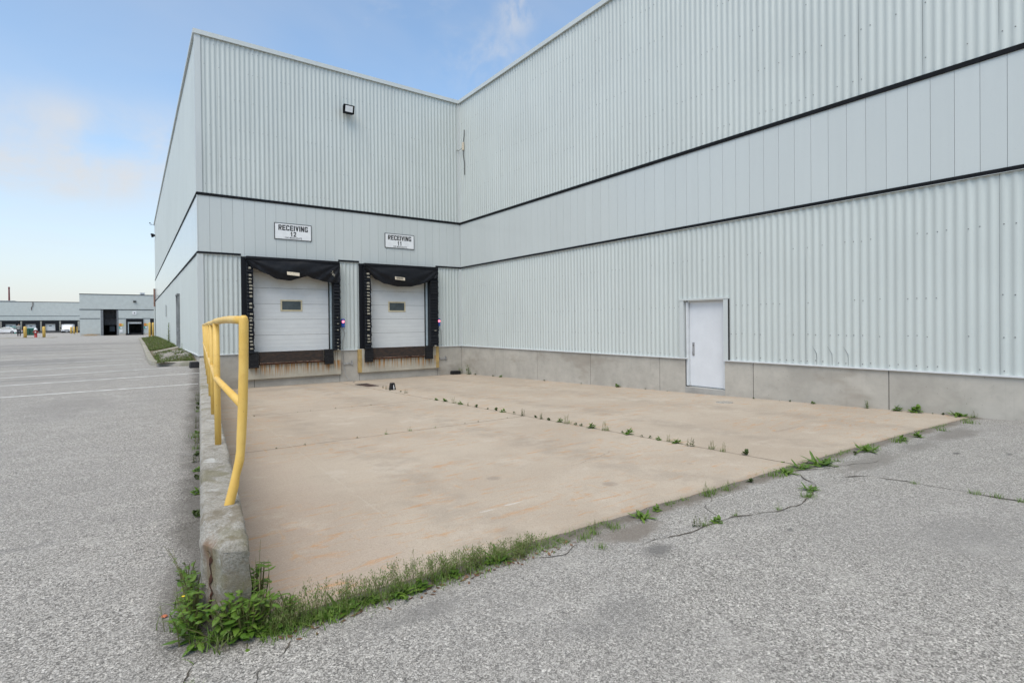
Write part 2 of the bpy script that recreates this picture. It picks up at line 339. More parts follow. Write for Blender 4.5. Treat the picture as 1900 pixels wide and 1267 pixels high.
CLAD = m_cladding('grey_corrugated_steel', (.515,.552,.53))
BAND = m_cladding('grey_flat_panel', (.525,.558,.547), .16, .02, True)
FLASH = m_cladding('pale_flashing', (.53,.56,.55), .4, .05)
BLACK = plain('black_trim_metal', (.007,.008,.010), .7, .3, spec=.15)
DARK = plain('dark_gap', (.02,.02,.02), .9, .2)
SEAM = plain('lap_seam', (.14,.155,.16), .8, .2)
SCREW = plain('dark_screw_head', (.15,.15,.15), .5, .3)
FOUND = m_concrete('foundation_concrete', (.44,.412,.362), stain=.6)
DOCKC = m_concrete('dock_face_concrete', (.44,.405,.33), drips=True, stain=.2)
STEP = m_concrete('step_concrete', (.37,.36,.335), grit=.5)
KERBM = m_concrete('kerb_concrete', (.36,.335,.29), moss=.35, grit=.6)
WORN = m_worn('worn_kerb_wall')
ASPH = m_asphalt(); APRON = m_apron()
YEL = m_yellow()
YELD = plain('faded_yellow_paint', (.42,.29,.11), .7, .2, 5)
RUB = m_rubber('black_rubber'); VINYL = m_rubber('black_vinyl', (.008,.009,.012), .5, .06)
FOAM = plain('beige_worn_foam', (.27,.25,.20), .9, .35, 30)
RUST = m_rustplate()
RUSTL = plain('orange_rust', (.20,.075,.02), .85, .6, 14)
LIPM = plain('worn_rusty_edge', (.22,.14,.10), .7, .95, 5)
RUSTD = plain('dark_rust', (.045,.016,.008), .9, .6, 20)
DOORP = m_doorpanel()
JAMB = plain('blue_grey_jamb', (.36,.43,.46), .5, .1)
GLASS = plain('dark_glass', (.045,.06,.065), .12, .2, spec=.6)
WFRAME = plain('cream_window_frame', (.55,.48,.32), .5, .15)
MAND = plain('white_steel_door', (.64,.655,.675), .38, .03, 3)
MANF = plain('white_door_frame', (.60,.62,.63), .4, .05)
STEEL = plain('brushed_steel', (.45,.45,.46), .35, .2, metal=.8)
SIGNW = plain('white_sign_face', (.74,.75,.75), .45, .05)
INK = plain('black_ink', (.012,.012,.013), .5, .2)
LABELW = plain('cream_label', (.62,.54,.42), .6, .2, 20)
LINE = plain('white_line_paint', (.60,.60,.59), .7, .3, 5)
BLUE = plain('blue_plastic', (.03,.10,.42), .4, .1)
CORD = plain('grey_cord', (.30,.30,.29), .6, .1); CORDD = plain('dark_cord', (.05,.05,.05), .6, .1)
RUSTP = plain('rusty_pipe', (.22,.13,.10), .8, .3)
GREYT = plain('grey_door_trim', (.20,.21,.21), .7, .2)
IRON = plain('rusty_cast_iron', (.075,.045,.038), .8, .5, 20)
SOIL = plain('dry_soil', (.17,.135,.095), .95, .4, 7, bump=.6)
GRAV = plain('pale_gravel', (.30,.28,.25), .9, .35, 30, bump=.5)
GRASS = m_leaf('grass_blades', (.045,.085,.016), (.16,.20,.045))
LEAF = m_leaf('weed_leaves', (.05,.125,.014), (.155,.25,.035), .42)
WEED = m_leaf('dusty_weed_leaves', (.075,.155,.024), (.20,.30,.06))
STEMM = m_leaf('weed_stems', (.11,.13,.04), (.22,.20,.085))
SEED = m_leaf('grass_seed_heads', (.14,.18,.06), (.28,.31,.13))
FARW = plain('far_grey_cladding', (.47,.50,.48), .5, .05, 2); FARB = plain('far_grey_band', (.45,.48,.48), .45, .04, 2)
INT = plain('dark_interior', (.03,.03,.032), .9, .4, 1.5)
RED = plain('hydrant_red', (.30,.025,.02), .45, .2); WHITE = plain('white_paint', (.72,.72,.72), .35, .05)
GREEN = plain('dark_green_paint', (.012,.075,.05), .5, .2); TEAL = plain('teal_plastic', (.05,.35,.30), .5, .1)
MAROON = plain('maroon_car_paint', (.09,.02,.045), .2, .1, spec=.6); TYRE = plain('tyre_rubber', (.02,.02,.02), .8, .2)
BRICK = plain('red_brick', (.17,.052,.055), .9, .2, 2)
TAIL = plain('red_lamp_lens', (.35,.01,.015), .2, .1)
FABG = plain('grey_hoodie_cloth', (.27,.27,.26), .9, .15, 12); FABD = plain('black_trouser_cloth', (.018,.019,.022), .9, .2, 12)
SKIN = plain('skin', (.38,.22,.15), .6, .1); HAIR = plain('black_hair', (.015,.012,.011), .7, .2)
BOLL = plain('bollard_yellow', (.62,.41,.10), .5, .12, 4)
WOODP = plain('pale_timber', (.40,.30,.19), .8, .2)

# ------------------------------------------------------------------ terrain functions
def wx(y): return -10.85 + (max(-60., min(y, 0.)) + 16)*.0882 if y < 0 else -9.44
def zdock(x, y): return min(-.555 - .0285*y - .0062*x, 0.)
def zlot(y):
    t = y + 16
    return 0 if t < 0 else (.27*t/16 if t < 16 else min(.27 + .18*(t-16)/20, .45))
def edge(x): u = max(0., (x+10.5)/10.5); return -16.32 - .19*u - .20*u**3
def sm(t): t = max(0, min(1, t)); return t*t*(3-2*t)
def gh(x, y):
    s = x - wx(y)
    w = .05 if y > -16 else .05 + min(1.4, (-16-y)*1.6)
    k = sm((s + w)/(2*w))
    d = zdock(max(x, -11.2), min(y, 0.))
    if y > edge(x)+.04 and s > .06: d -= .03
    return zlot(y)*(1-k) + d*k
ys = [-220,-120,-70,-45,-32,-26,-22,-20,-19,-18.4] + [-18 + .2*i for i in range(7)] + [-16.68,-16.62,-16.55,-16.5,-16.45,-16.40,-16.36,-16.32,-16.27] + [-16.2,-16,-15.5] + [-15+i for i in range(15)] + [-.4,-.02,.02,.5,1.5,3,5,8,12,16,20,25,32,40,55,75,100,140,200,320,500]
ss = [-500,-300,-180,-110,-70,-45,-30,-20,-14,-9,-6,-4,-2.5,-1.5,-.9,-.5,-.25,-.12,-.05,-.025,0,.025,.05,.065,.12,.25,.5,.9,1.5,2.5,3.5,4.5,5.5,6.5,7.5,8.5,9.5,11,14,20,35,70,150,400]
g = MB(); g.grid([[(wx(y)+s, y, gh(wx(y)+s, y)) for s in ss] for y in ys])
tag(g.build('ground', ASPH, smooth=False), 'coarse weathered grey asphalt of the yard and car park', kind='structure')

# concrete apron sloping down to the docks
xs_ = None
a = MB(); rows = []
ylist = [-16.40,-16.37,-16.3,-16,-15,-14,-12,-10,-8,-6,-4,-2,0]
for i, y in enumerate(ylist):
    row = []
    for j in range(121):
        x0 = wx(y) + .11; x = x0 + (0 - x0)*j/120
        yy = y
        if i < 3: yy = edge(x) + (0,.03,.1)[i] + (1-i/3)*(.03*mn.noise((x*2.3, 0, 3)) + .018*mn.noise((x*9, 1, 3)))
        row.append((x, yy, zdock(x, yy) + .004))
    rows.append(row)
a.grid(rows)
a.grid([[(p[0], p[1]-.002, p[2]-.05) for p in rows[0]], rows[0]])
tag(a.build('concrete_apron', APRON, fix=False), 'tan concrete loading apron with weeds in its joints', kind='structure')

# cracks in the asphalt, lot lines
def strip(pts, w, name, mat, jit=0., lift=.004, n=10, label=None):
    m = MB(); P = []
    for (x0, y0), (x1, y1) in zip(pts, pts[1:]):
        for k in range(n): P.append((x0+(x1-x0)*k/n, y0+(y1-y0)*k/n))
    P.append(pts[-1]); L, Rr = [], []
    for i, (x, y) in enumerate(P):
        a_, b_ = P[max(i-1,0)], P[min(i+1,len(P)-1)]; d = Vector((b_[0]-a_[0], b_[1]-a_[1])).normalized()
        ox = jit*mn.noise((x*4, y*4, 5)) * 2; ww = w*(max(.18, .6 + 1.2*mn.noise((x*9, y*9, 9))) if jit else 1 + .06*mn.noise((x*9, y*9, 1)))
        if jit: ox += .014*mn.noise((x*23, y*23, 2)); ww *= min(1, .1+i/6, .1+(len(P)-1-i)/6)
        x += -d.y*ox; y += d.x*ox
        for S, q in ((L, 1), (Rr, -1)):
            X, Y = x - d.y*ww*.5*q, y + d.x*ww*.5*q; S.append((X, Y, gh(X, Y) + lift))
    m.grid([L, Rr]); o = m.build(name, mat)
    o['kind'] = 'structure'
    if label: o['label'] = label
    return o
CRACKM = plain('crack_dirt', (.075,.065,.052), .95, .5, 12)
strip([(-5.60,-16.55),(-6.0,-16.95),(-6.42,-17.11),(-6.73,-17.14),(-7.19,-17.02),(-7.54,-16.91),(-7.9,-16.91),(-8.38,-16.86)], .017, 'pavement_crack', CRACKM, .03)
strip([(-5.76,-16.81),(-5.26,-17.12),(-5.19,-17.42),(-5.18,-17.75),(-5.2,-18.0),(-5.18,-18.4),(-5.1,-19.2),(-5.15,-20.5)], .020, 'pavement_crack', CRACKM, .02)
strip([(-10.66,-16.58),(-10.73,-16.68),(-10.84,-16.77),(-10.9,-17.1)], .009, 'pavement_crack', CRACKM, .02)
strip([(-11.02,-16.38),(-11.06,-16.55),(-11.12,-16.75),(-11.15,-17.6)], .011, 'pavement_crack', CRACKM, .02)
strip([(-5.62,-16.56),(-5.3,-16.72),(-4.9,-16.78),(-4.3,-16.98)], .011, 'pavement_crack', CRACKM, .03)
strip([(-7.0,-16.5),(-7.35,-16.65),(-7.5,-16.9)], .008, 'pavement_crack', CRACKM, .03)
strip([(-8.6,-16.5),(-8.9,-16.62),(-9.2,-16.58)], .008, 'pavement_crack', CRACKM, .03)
LINEP = [((-10.03,-4.8),(-13.42,-5.0)),((-9.76,-2.05),(-13.77,-2.62)),((-10.35,.26),(-14.09,-.51)),((-10.95,2.88),(-14.44,1.87)),((-10.97,5.72),(-14.87,4.74)),
         ((-10.98,8.6),(-15.37,8.11)),((-10.98,11.5),(-15.81,11.1)),((-10.98,14.5),(-16.27,14.2)),((-10.98,18.2),(-16.84,18.0)),((-10.98,22.5),(-16.9,22.3)),((-10.98,27),(-17,26.8)),((-10.98,31.8),(-17,31.6))]
for (p, q) in LINEP:
    e = (q[0] + (q[0]-p[0])*.45, q[1] + (q[1]-p[1])*.45)
    strip([p, q, e], .10, 'parking_line', LINE, 0, .004, 14)
strip([(-24.5,57.5),(-17.5,57.0)], .12, 'parking_line', YELD, 0, .004, 14)

# ------------------------------------------------------------------ the warehouse
WH = empty('warehouse', (-9.56, 0, 0), 'pale grey corrugated steel warehouse wrapping round the sunken loading bay', 'warehouse')
BACK = lambda t, d, z: (t, -d, z)            # dock wall, faces the camera
RIGHT = lambda t, d, z: (-d, -t, z)          # long wall at the right, t grows towards the camera
LEFT = lambda t, d, z: (-9.56 - d, t, z)     # wall round the corner at the left
PITCH = 1.001/7
PROF = [(0,0),(.16,0),(.26,.0028),(.36,.0083),(.45,.0150),(.53,.0195),(.61,.0208),(.70,.0208),(.78,.0192),(.86,.0129),(.93,.0055)]
def pbox(m, fn, t0, t1, d0, d1, z0, z1, mi=0):
    c = [fn(t, d, z) for z in (z0, z1) for (t, d) in ((t0,d0),(t1,d0),(t1,d1),(t0,d1))]
    m.add(c, [(0,3,2,1),(4,5,6,7),(0,1,5,4),(1,2,6,5),(2,3,7,6),(3,0,4,7)], mi)
def cladding(fn, t0, t1, z0, z1, rows=(), seams=True, name='corrugated_cladding', sd=1):
    rnd = random.Random(int((t0+t1+z0)*1000)); m = MB()
    k0 = math.floor(t0/PITCH); pts = [(t0, 0)]
    for k in range(k0, math.ceil(t1/PITCH)+1):
        for fr, d in PROF:
            t = (k+fr)*PITCH
            if t0 < t < t1: pts.append((t, d))
    pts.append((t1, 0))
    zz_ = [z0+(z1-z0)*k/10 for k in range(11)]
    m.grid([[fn(t, d + .005*mn.noise((t*.55, z*.5, z0)) + .0025*mn.noise((t*1.9, z*1.1, z0+5)), z) for t, d in pts] for z in zz_])
    s0 = math.ceil(t0/1.001)
    while seams and s0*1.001 < t1:
        t = s0*1.001 + .30*PITCH
        if t0 < t-.004 and t+.004 < t1 and rnd.random() < .75: pbox(m, fn, t-.002, t+.002, -.002, .005, z0+rnd.random()*.02, z1, 1)
        s0 += 1
    for z in rows:
        if not z0 < z < z1: continue
        for k in range(k0, math.ceil(t1/PITCH)):
            near = abs(((k+.65)*PITCH) % 1.001 - .09) < .07
            if not (near or rnd.random() < .42): continue
            t = (k+.65)*PITCH + rnd.uniform(-.012,.012)
            if t0+.03 < t < t1-.03:
                zz = z + rnd.uniform(-.015,.015); q = .0075
                pbox(m, fn, t-q, t+q, .0198, .025, zz-q, zz+q, 2)
    return m.build(name, [CLAD, SEAM, SCREW], WH, smooth=True)
ZS, ZL0, ZL1, ZU0, ZU1, ZE0, ZE1 = .64, 3.87, 3.935, 5.72, 5.80, 10.79, 10.925
lo = (.72, 1.25, 1.92, 3.05); up = (6.1, 7.05, 8.0, 8.95, 9.9, 10.6)
for t0, t1 in ((-9.44,-8.36),(-5.16,-4.40),(-1.20,-.10)): cladding(BACK, t0, t1, ZS, ZL0, lo)
cladding(BACK, -9.44, -.10, ZU1, ZE0, up)
cladding(RIGHT, .10, 11.0, ZS, ZL0, lo); cladding(RIGHT, 11.0, 12.33, 2.10, ZL0, lo); cladding(RIGHT, 12.33, 32, ZS, ZL0, lo)
cladding(RIGHT, .10, 32, ZU1, ZE0, up)
cladding(LEFT, .02, 8.1, ZS, ZL0, ()); cladding(LEFT, 8.1, 9.3, 2.95, ZL0, ()); cladding(LEFT, 9.3, 38.3, ZS, ZL0, ())
cladding(LEFT, .02, 38.3, ZU1, ZE0, ())
# smooth panels of the middle band
def panels(fn, t0, t1, z0, z1, pitch=.33, shift=0.):
    m = MB(); pbox(m, fn, t0, t1, .004, .010, z0, z1, 1)
    t = math.floor(t0/pitch)*pitch + shift
    while t < t1:
        a_, b_ = max(t, t0)+.0025, min(t+pitch, t1)-.0025
        if b_ - a_ > .02: pbox(m, fn, a_, b_, .012, .026, z0, z1, 0)
        t += pitch
    return m.build('flat_panel_band', [BAND, SEAM], WH)
panels(BACK, -9.56, -.03, ZL1, ZU0)
for t0, t1 in ((-8.36,-5.16),(-4.40,-1.20)): panels(BACK, t0, t1, 3.85, ZL1-.001)
panels(RIGHT, .03, 32, ZL1, ZU0); panels(LEFT, 0, 38.3, ZL1, ZU0)
# black bands
def band(fn, t0, t1, z0, z1, d=.052, name='black_band'):
    m = MB(); pbox(m, fn, t0, t1, -.02, d, z0, z1); return m.build(name, BLACK, WH)
for t0, t1 in ((-9.58,-8.36),(-5.16,-4.40),(-1.20,-.053)): band(BACK, t0, t1, ZL0-.005, ZL1)
band(BACK, -9.58, -.053, ZU0, ZU1+.004); band(RIGHT, .0, 32, ZL0-.004, ZL1-.002); band(RIGHT, .0, 32, ZU0, ZU1+.002)
band(LEFT, .0, 38.3, ZL0, ZL1-.001, .045); band(LEFT, .0, 38.3, ZU0, ZU1, .045)
for fn, t0, t1 in ((BACK,-9.58,-8.36),(BACK,-5.16,-4.40),(BACK,-1.20,-.058),(RIGHT,.06,32)):
    m = MB(); pbox(m, fn, t0, t1, .02, .056, ZL0-.012, ZL0-.006); m.build('drip_edge', FLASH, WH)
# eaves flashing, sills, corner trims
for fn, t0, t1 in ((BACK,-9.63,-.075),(RIGHT,.0,32),(LEFT,-.02,38.35)):
    m = MB(); pbox(m, fn, t0, t1, -.25, .075, ZE0+.002, ZE1); pbox(m, fn, t0, t1, .03, .083, ZE0-.012, ZE0+.012)
    m.build('eaves_flashing', FLASH, WH)
for fn, t0, t1 in ((BACK,-9.60,-8.36),(BACK,-5.16,-4.42),(BACK,-1.16,-.06),(RIGHT,.0,11.2),(RIGHT,12.22,32),(LEFT,-.02,8.1),(LEFT,9.3,38.3)):
    m = MB(); pbox(m, fn, t0, t1, -.02, .056, ZS-.022, ZS+.004); m.build('sill_flashing', MANF, WH)
for fn, t0, t1, z0, z1 in ((BACK,-9.565,-9.43,ZS,ZL0-.01),(BACK,-9.565,-9.43,ZU1+.01,ZE0),(BACK,-.11,-.038,ZS,ZL0-.02),(BACK,-.11,-.038,ZU1+.01,ZE0),
                           (RIGHT,.0,.115,ZS,ZL0-.02),(RIGHT,.0,.115,ZU1+.01,ZE0),(LEFT,-.038,.06,ZS,ZL0-.01),(LEFT,-.038,.06,ZU1+.01,ZE0)):
    m = MB(); pbox(m, fn, t0, t1, .004, .041, z0, z1); m.build('corner_trim', FLASH, WH)
for fn, t0, t1, z0, z1 in ((LEFT,-.03,.015,ZL1,ZU0),):
    m = MB(); pbox(m, fn, t0, t1, .0, .03, z0, z1); m.build('corner_trim', FLASH, WH)
for t in (14.28, 14.57, 14.86):
    m = MB(); m.tube([RIGHT(t, .0225, .66), RIGHT(t, .0235, .80), RIGHT(t-.005, .024, .88), RIGHT(t-.09, .022, 1.03)], [.003,.004,.0045,.001], 5); m.build('dented_rib', SEAM, WH)
# body of the building and its roof
m = MB(); m.box(-9.5,40,.9,38.2,10.4,10.5); m.box(.9,40,-32,.9,10.4,10.5); m.build('roof', FARB, WH)
m = MB()
m.box(-9.5,-8.42,.03,.06,-.6,10.7); m.box(-5.1,-4.46,.03,.06,-.6,10.7); m.box(-1.14,.06,.03,.06,-.6,10.7); m.box(-8.42,-5.1,.03,.06,3.86,10.7); m.box(-4.46,-1.14,.03,.06,3.86,10.7)
m.box(.03,.06,-11.1,.03,-.6,10.7); m.box(.03,.06,-32,-12.25,-.6,10.7); m.box(.03,.06,-12.25,-11.1,2.09,10.7); m.box(-9.53,-9.5,.06,38.3,.3,10.7)
m.box(-9.5,40,38.2,38.3,-.6,10.7); m.box(.06,40,-32.05,-32,-.6,10.7); m.build('wall', FARW, WH)
# foundation: poured lengths with tight joints between them
def foundation(fn, edges, z0, z1, d=.012):
    m = MB()
    for a_, b_ in zip(edges, edges[1:]): pbox(m, fn, a_+.007, b_-.007, -.3, d + random.uniform(-.002,.002), z0, z1)
    pbox(m, fn, edges[0], edges[-1], -.28, d-.012, z0, z1-.01, 1)
    return m.build('foundation', [FOUND, DARK], WH)
foundation(BACK, [-9.56,-8.0,-5.15,-4.42,-1.15,-.013], -.9, ZS-.022)
foundation(RIGHT, [0,2.55,5.16,7.74,10.34,11.14], -.9, ZS-.022); foundation(RIGHT, [12.22,12.92,15.53,18.1,20.7,23.3,32], -.9, ZS-.022)
foundation(LEFT, [0,2.6,5.2,8.1], -.1, ZS-.022, .004); foundation(LEFT, [9.3,12,16,20,25,30,38.3], -.1, ZS-.022, .004)

# personnel door in the right wall
D = MB()
D.box(.095,.14,-12.17,-11.20,-.05,2.035)
door = D.build('door', MAND, WH, bevel=.004)
m = MB(); m.box(.02,.12,-11.195,-11.145,-.05,2.075); m.box(.02,.12,-12.215,-12.175,-.05,2.075); m.box(.02,.12,-12.215,-11.145,2.04,2.085); m.box(.13,.2,-12.3,-11.1,-.1,2.2)
m.build('door_frame', MANF, WH)
m = MB()
for t0, t1, z0, z1, d1 in ((11.0,11.112,ZS+.006,2.07,.048),(12.215,12.335,ZS+.006,2.07,.048),(10.985,12.35,2.072,2.115,.056)): pbox(m, RIGHT, t0, t1, -.06, d1, z0, z1)
m.build('door_trim', FLASH, WH)
m = MB(); pbox(m, RIGHT, 12.336, 12.349, .0, .05, ZS+.006, 2.07); m.build('trim_gap', DARK, WH)
m = MB(); pbox(m, RIGHT, 11.13, 12.225, -.3, .02, -.5, -.075); m.build('door_step', STEP, WH, bevel=.008)
m = MB(); m.box(.083,.094,-11.335,-11.275,.70,1.03); m.box(.06,.084,-11.325,-11.285,.735,.87)
hd = m.build('handle', STEEL, door, bevel=.004)
m = MB(); m.tube([(.08,-11.305,.955),(.095,-11.305,.955)], .014, 10); m.build('lock', DARK, door)
for z in (.18, 1.0, 1.82):
    m = MB(); m.box(.078,.096,-12.182,-12.166,z-.06,z+.06); m.build('hinge', RUSTD if z < .5 else STEEL, door)
# door in the left wall, seen edge-on
m = MB(); m.box(-9.57,-9.53,8.16,9.24,.55,2.9); d2 = m.build('door', MAND, WH)
m = MB(); m.box(-9.66,-9.54,8.1,8.16,.5,2.95); m.box(-9.66,-9.54,9.24,9.3,.5,2.95); m.box(-9.68,-9.54,8.08,9.32,2.95,3.02); m.build('door_frame', GREYT, WH)
m = MB(); m.box(-9.66,-9.61,8.3,8.42,1.35,1.5); m.build('handle', STEEL, d2)
m = MB(); m.tube([(-9.66,38.1,.7),(-9.66,38.1,3.4)], .06, 8); m.build('downpipe', FARW, WH)
m = MB(); m.tube([(-9.66,38.1,3.4),(-9.66,38.1,5.0)], .07, 8); m.build('rusty_downpipe', RUSTP, WH)
m = MB(); m.box(-9.66,-9.6,19.2,19.5,2.2,2.9); m.build('vent_cover', FLASH, WH)

# ------------------------------------------------------------------ the two docks
def dock(x0, x1, dl, dr, curtain, tear, labx, seed, c0, c1, yellow, bl, br):
    rnd = random.Random(seed)
    # concrete face of the leveller pit
    m = MB(); m.box(c0, c1, -.12, -.014, -.235, .655, 0)
    cf = m.build('dock_face', DOCKC, WH, bevel=.012)
    if yellow:
        for a_ in (c0+.0, c1-.13):
            m = MB(); m.box(a_-.003, a_+.133, -.124, -.03, -.22, .64); m.build('yellow_edge', YELD, cf)
    for a_ in (bl, br-.31):
        m = MB()
        for k in range(7):                               # laminated rubber pads of the bumper
            z = .16 + k*.077; q = rnd.uniform(0,.008)
            m.box(a_+q, a_+.31-q, -.255+q*2, -.122, z, z+.073)
        m.build('dock_bumper', RUB, WH, bevel=.006)
    m = MB(); m.box(bl+.33, br-.33, -.165, -.125, .30, .672); lv = m.build('dock_leveller', RUST, WH, bevel=.006)
    m = MB(); m.box(bl+.325, br-.325, -.185, -.122, .245, .298); m.build('lip_rail', RUSTD, lv, bevel=.004)
    m = MB(); n = 60; L = br-bl-.68; e0 = [.308+.012*mn.noise((k*.9, seed, 1))+rnd.uniform(0,.006) for k in range(n+1)]
    for yy in (-.192, -.168): m.grid([[(bl+.34+L*k/n, yy, .297) for k in range(n+1)], [(bl+.34+L*k/n, yy, e0[k]) for k in range(n+1)]])
    m.grid([[(bl+.34+L*k/n, -.192, e0[k]) for k in range(n+1)], [(bl+.34+L*k/n, -.168, e0[k]) for k in range(n+1)]])
    m.build('lip_edge', LIPM, lv)
    # overhead door, a little inside the wall
    m = MB(); Z0 = .70; H = .535; nsec = 6
    for k in range(nsec):
        z = Z0+k*H
        m.box(dl, dr, .10, .15, z+.004, z+H-.004)
        for q in range(1, 4): m.box(dl+.02, dr-.02, .0975, .1005, z+H*q/4-.045, z+H*q/4+.04)
    m.box(dl-.02, dr+.02, .152, .16, .6, 3.9, 1)
    dd = m.build('dock_door', [DOORP, DARK], WH, bevel=.003)
    m = MB(); m.box(dl, dr, .085, .15, .672, .70); m.build('bottom_seal', WHITE, dd)
    wc = (dl+dr)/2 + .02; z0, z1 = 2.10, 2.40
    m = MB()
    for b in ((wc-.36,wc+.36,z0-.05,z0),(wc-.36,wc+.36,z1,z1+.05),(wc-.36,wc-.31,z0,z1),(wc+.31,wc+.36,z0,z1)): m.box(b[0],b[1],.078,.098,b[2],b[3])
    m.build('window_frame', WFRAME, dd, bevel=.006)
    m = MB(); m.box(wc-.31,wc+.31,.084,.094,z0,z1); m.build('pane', GLASS, dd)
    m = MB(); m.box(dr, dr+.035, .06, .15, .66, 3.86, 1); m.box(dr+.035, dr+.12, -.02, .15, .66, 3.86, 0); m.build('door_jamb', [JAMB, DARK], WH)
    m = MB(); m.box(dl-.13, dl, .0, .15, .66, 3.86, 0); m.build('door_jamb', [JAMB, DARK], WH)
    # shelter: black backing boards, pleated side pads, head curtain
    m = MB()
    m.box(x0, x0+.16, -.06, .03, .66, 3.845); m.box(x1-.12, x1, -.06, .03, .66, 3.845); m.box(x0+.16, x1-.12, -.06, .03, 3.55, 3.845)
    sh = m.build('dock_shelter', VINYL, WH, bevel=.008)
    for side, a_, b_ in ((0, x0+.13, dl+.05), (1, dr+.085, x1-.02)):
        m = MB(); z = .66; w = b_-a_
        while z < 3.78:
            h = rnd.uniform(.105,.125); q = rnd.uniform(-.012,.012); e = rnd.uniform(-.018,.018)
            zt = min(z+h, 3.80); o_ = rnd.uniform(0,.02)
            m.hexa([(a_+e*.4,-.30-o_,z+q),(b_+e,-.285-o_,z-q),(b_+e,-.02,z-q),(a_,-.02,z)],
                   [(a_,-.255,zt+.02),(b_+e*.5,-.25,zt+.02),(b_,-.02,zt+.02),(a_,-.02,zt+.02)], 0)
            pr = .9 if side == 0 else (.5 if z < 1.3 else .08)
            if rnd.random() < pr and z < 3.5:            # worn foam showing between two pleats
                f0 = a_ + w*(.30 if side == 0 else .40) + rnd.uniform(-.01,.01); f1 = f0 + (w*.5 if side == 0 else w*.26)*rnd.uniform(.75,1.05)
                hh = rnd.uniform(.4,.62)*h if side == 0 else rnd.uniform(.2,.4)*h
                m.hexa([(f0,-.312-o_,z+q+.004),(f1,-.310-o_,z+q+.004),(f1,-.2,z+.004),(f0,-.2,z+.004)],
                       [(f0+.01,-.302-o_,z+hh),(f1-.012,-.300-o_,z+hh*rnd.uniform(.8,1.2)),(f1,-.2,z+hh),(f0,-.2,z+hh)], 1)
            z += h
        m.build('side_pad', [VINYL, FOAM], sh)
    # hanging curtain, sagging between the pads, with folds drawn to its corners
    xa, xb = x0+.14, x1-.04; NX, NZ = 90, 26; rows = []
    cp = [(xa, 3.62)] + curtain + [(xb, curtain[-1][1]+.02)]
    def bot(x):
        for (p, q), (r_, s_) in zip(cp, cp[1:]):
            if p <= x <= r_: return q + (s_-q)*sm((x-p)/(r_-p))*.5 + (s_-q)*((x-p)/(r_-p))*.5
        return cp[-1][1]
    for k in range(NZ+1):
        v = k/NZ; row = []
        for j in range(NX+1):
            x = xa + (xb-xa)*j/NX; zb = bot(x); z = 3.79 + (zb-3.79)*v
            u = min(1., max(0., (x-xa)/(xb-xa)))
            fold = .022*math.sin(9*math.atan2(3.85-z, x-xa+.15)*2.2) * (1-u)**1.2 + .022*math.sin(9*math.atan2(3.85-z, xb-x+.15)*2.2) * u**1.2
            fold += .03*mn.noise((x*2.4, z*3.2, seed)) + .012*mn.noise((x*8, z*9, seed+2))
            bulge = .34 + .10*math.sin(math.pi*v)*math.sin(math.pi*u)
            row.append((x, -bulge - fold*(.3+v), z))
        rows.append(row)
    m = MB(); m.grid(rows); m.grid([[(p[0], p[1]+.025, p[2]) for p in r_] for r_ in rows])
    m.grid([rows[-1], [(p[0], p[1]+.025, p[2]) for p in rows[-1]]])
    cu = m.build('head_curtain', VINYL, sh, smooth=True, fix=False)
    m = MB(); m.box(x0+.1, x1-.06, -.38, -.03, 3.74, 3.84); m.build('head_pad', VINYL, sh, bevel=.02)
    if tear:
        m = MB()
        for k in range(16):
            an = rnd.uniform(0,6.28); rr = rnd.uniform(.03,.16); cx, cz = tear
            m.hexa([(cx,-.475,cz),(cx+.02,-.475,cz),(cx+.02,-.46,cz),(cx,-.46,cz)], [(cx+rr*math.cos(an),-.50,cz+rr*math.sin(an)),(cx+rr*math.cos(an)+.018,-.50,cz+rr*math.sin(an)),(cx+rr*math.cos(an)+.018,-.49,cz+rr*math.sin(an)),(cx+rr*math.cos(an),-.49,cz+rr*math.sin(an))], k % 2)
        m.build('torn_patch', [FOAM, VINYL], sh)
    m = MB(); m.hexa([(labx,-.502,3.265),(labx+.40,-.502,3.235),(labx+.40,-.49,3.235),(labx,-.49,3.265)], [(labx,-.492,3.375),(labx+.40,-.492,3.345),(labx+.40,-.48,3.345),(labx,-.48,3.375)])
    lb = m.build('label_plate', LABELW, sh)
    m = MB()
    for k in range(2):
        zz = 3.30 + k*.035
        m.hexa([(labx+.05,-.507,zz),(labx+.33,-.507,zz-.02),(labx+.33,-.497,zz-.02),(labx+.05,-.497,zz)], [(labx+.05,-.505,zz+.014),(labx+.33,-.505,zz-.006),(labx+.33,-.495,zz-.006),(labx+.05,-.495,zz+.014)])
    if seed == 2: m.build('label_print', RUST, sh)
dock(-8.36,-5.16,-8.08,-5.50,[(-8.05,3.46),(-7.69,3.3),(-7.29,3.12),(-6.89,3.08),(-6.72,3.14),(-6.34,3.26),(-6.09,3.17),(-5.77,3.10),(-5.45,3.06)],(-5.52,3.42),-7.03,1,-8.27,-5.13,False,-8.2,-5.43)
dock(-4.40,-1.20,-4.08,-1.66,[(-4.08,3.47),(-3.85,3.25),(-3.51,3.1),(-2.99,3.01),(-2.46,3.02),(-2.1,3.1),(-1.8,3.2),(-1.49,3.38)],None,-3.16,2,-4.49,-1.14,True,-4.26,-1.46)

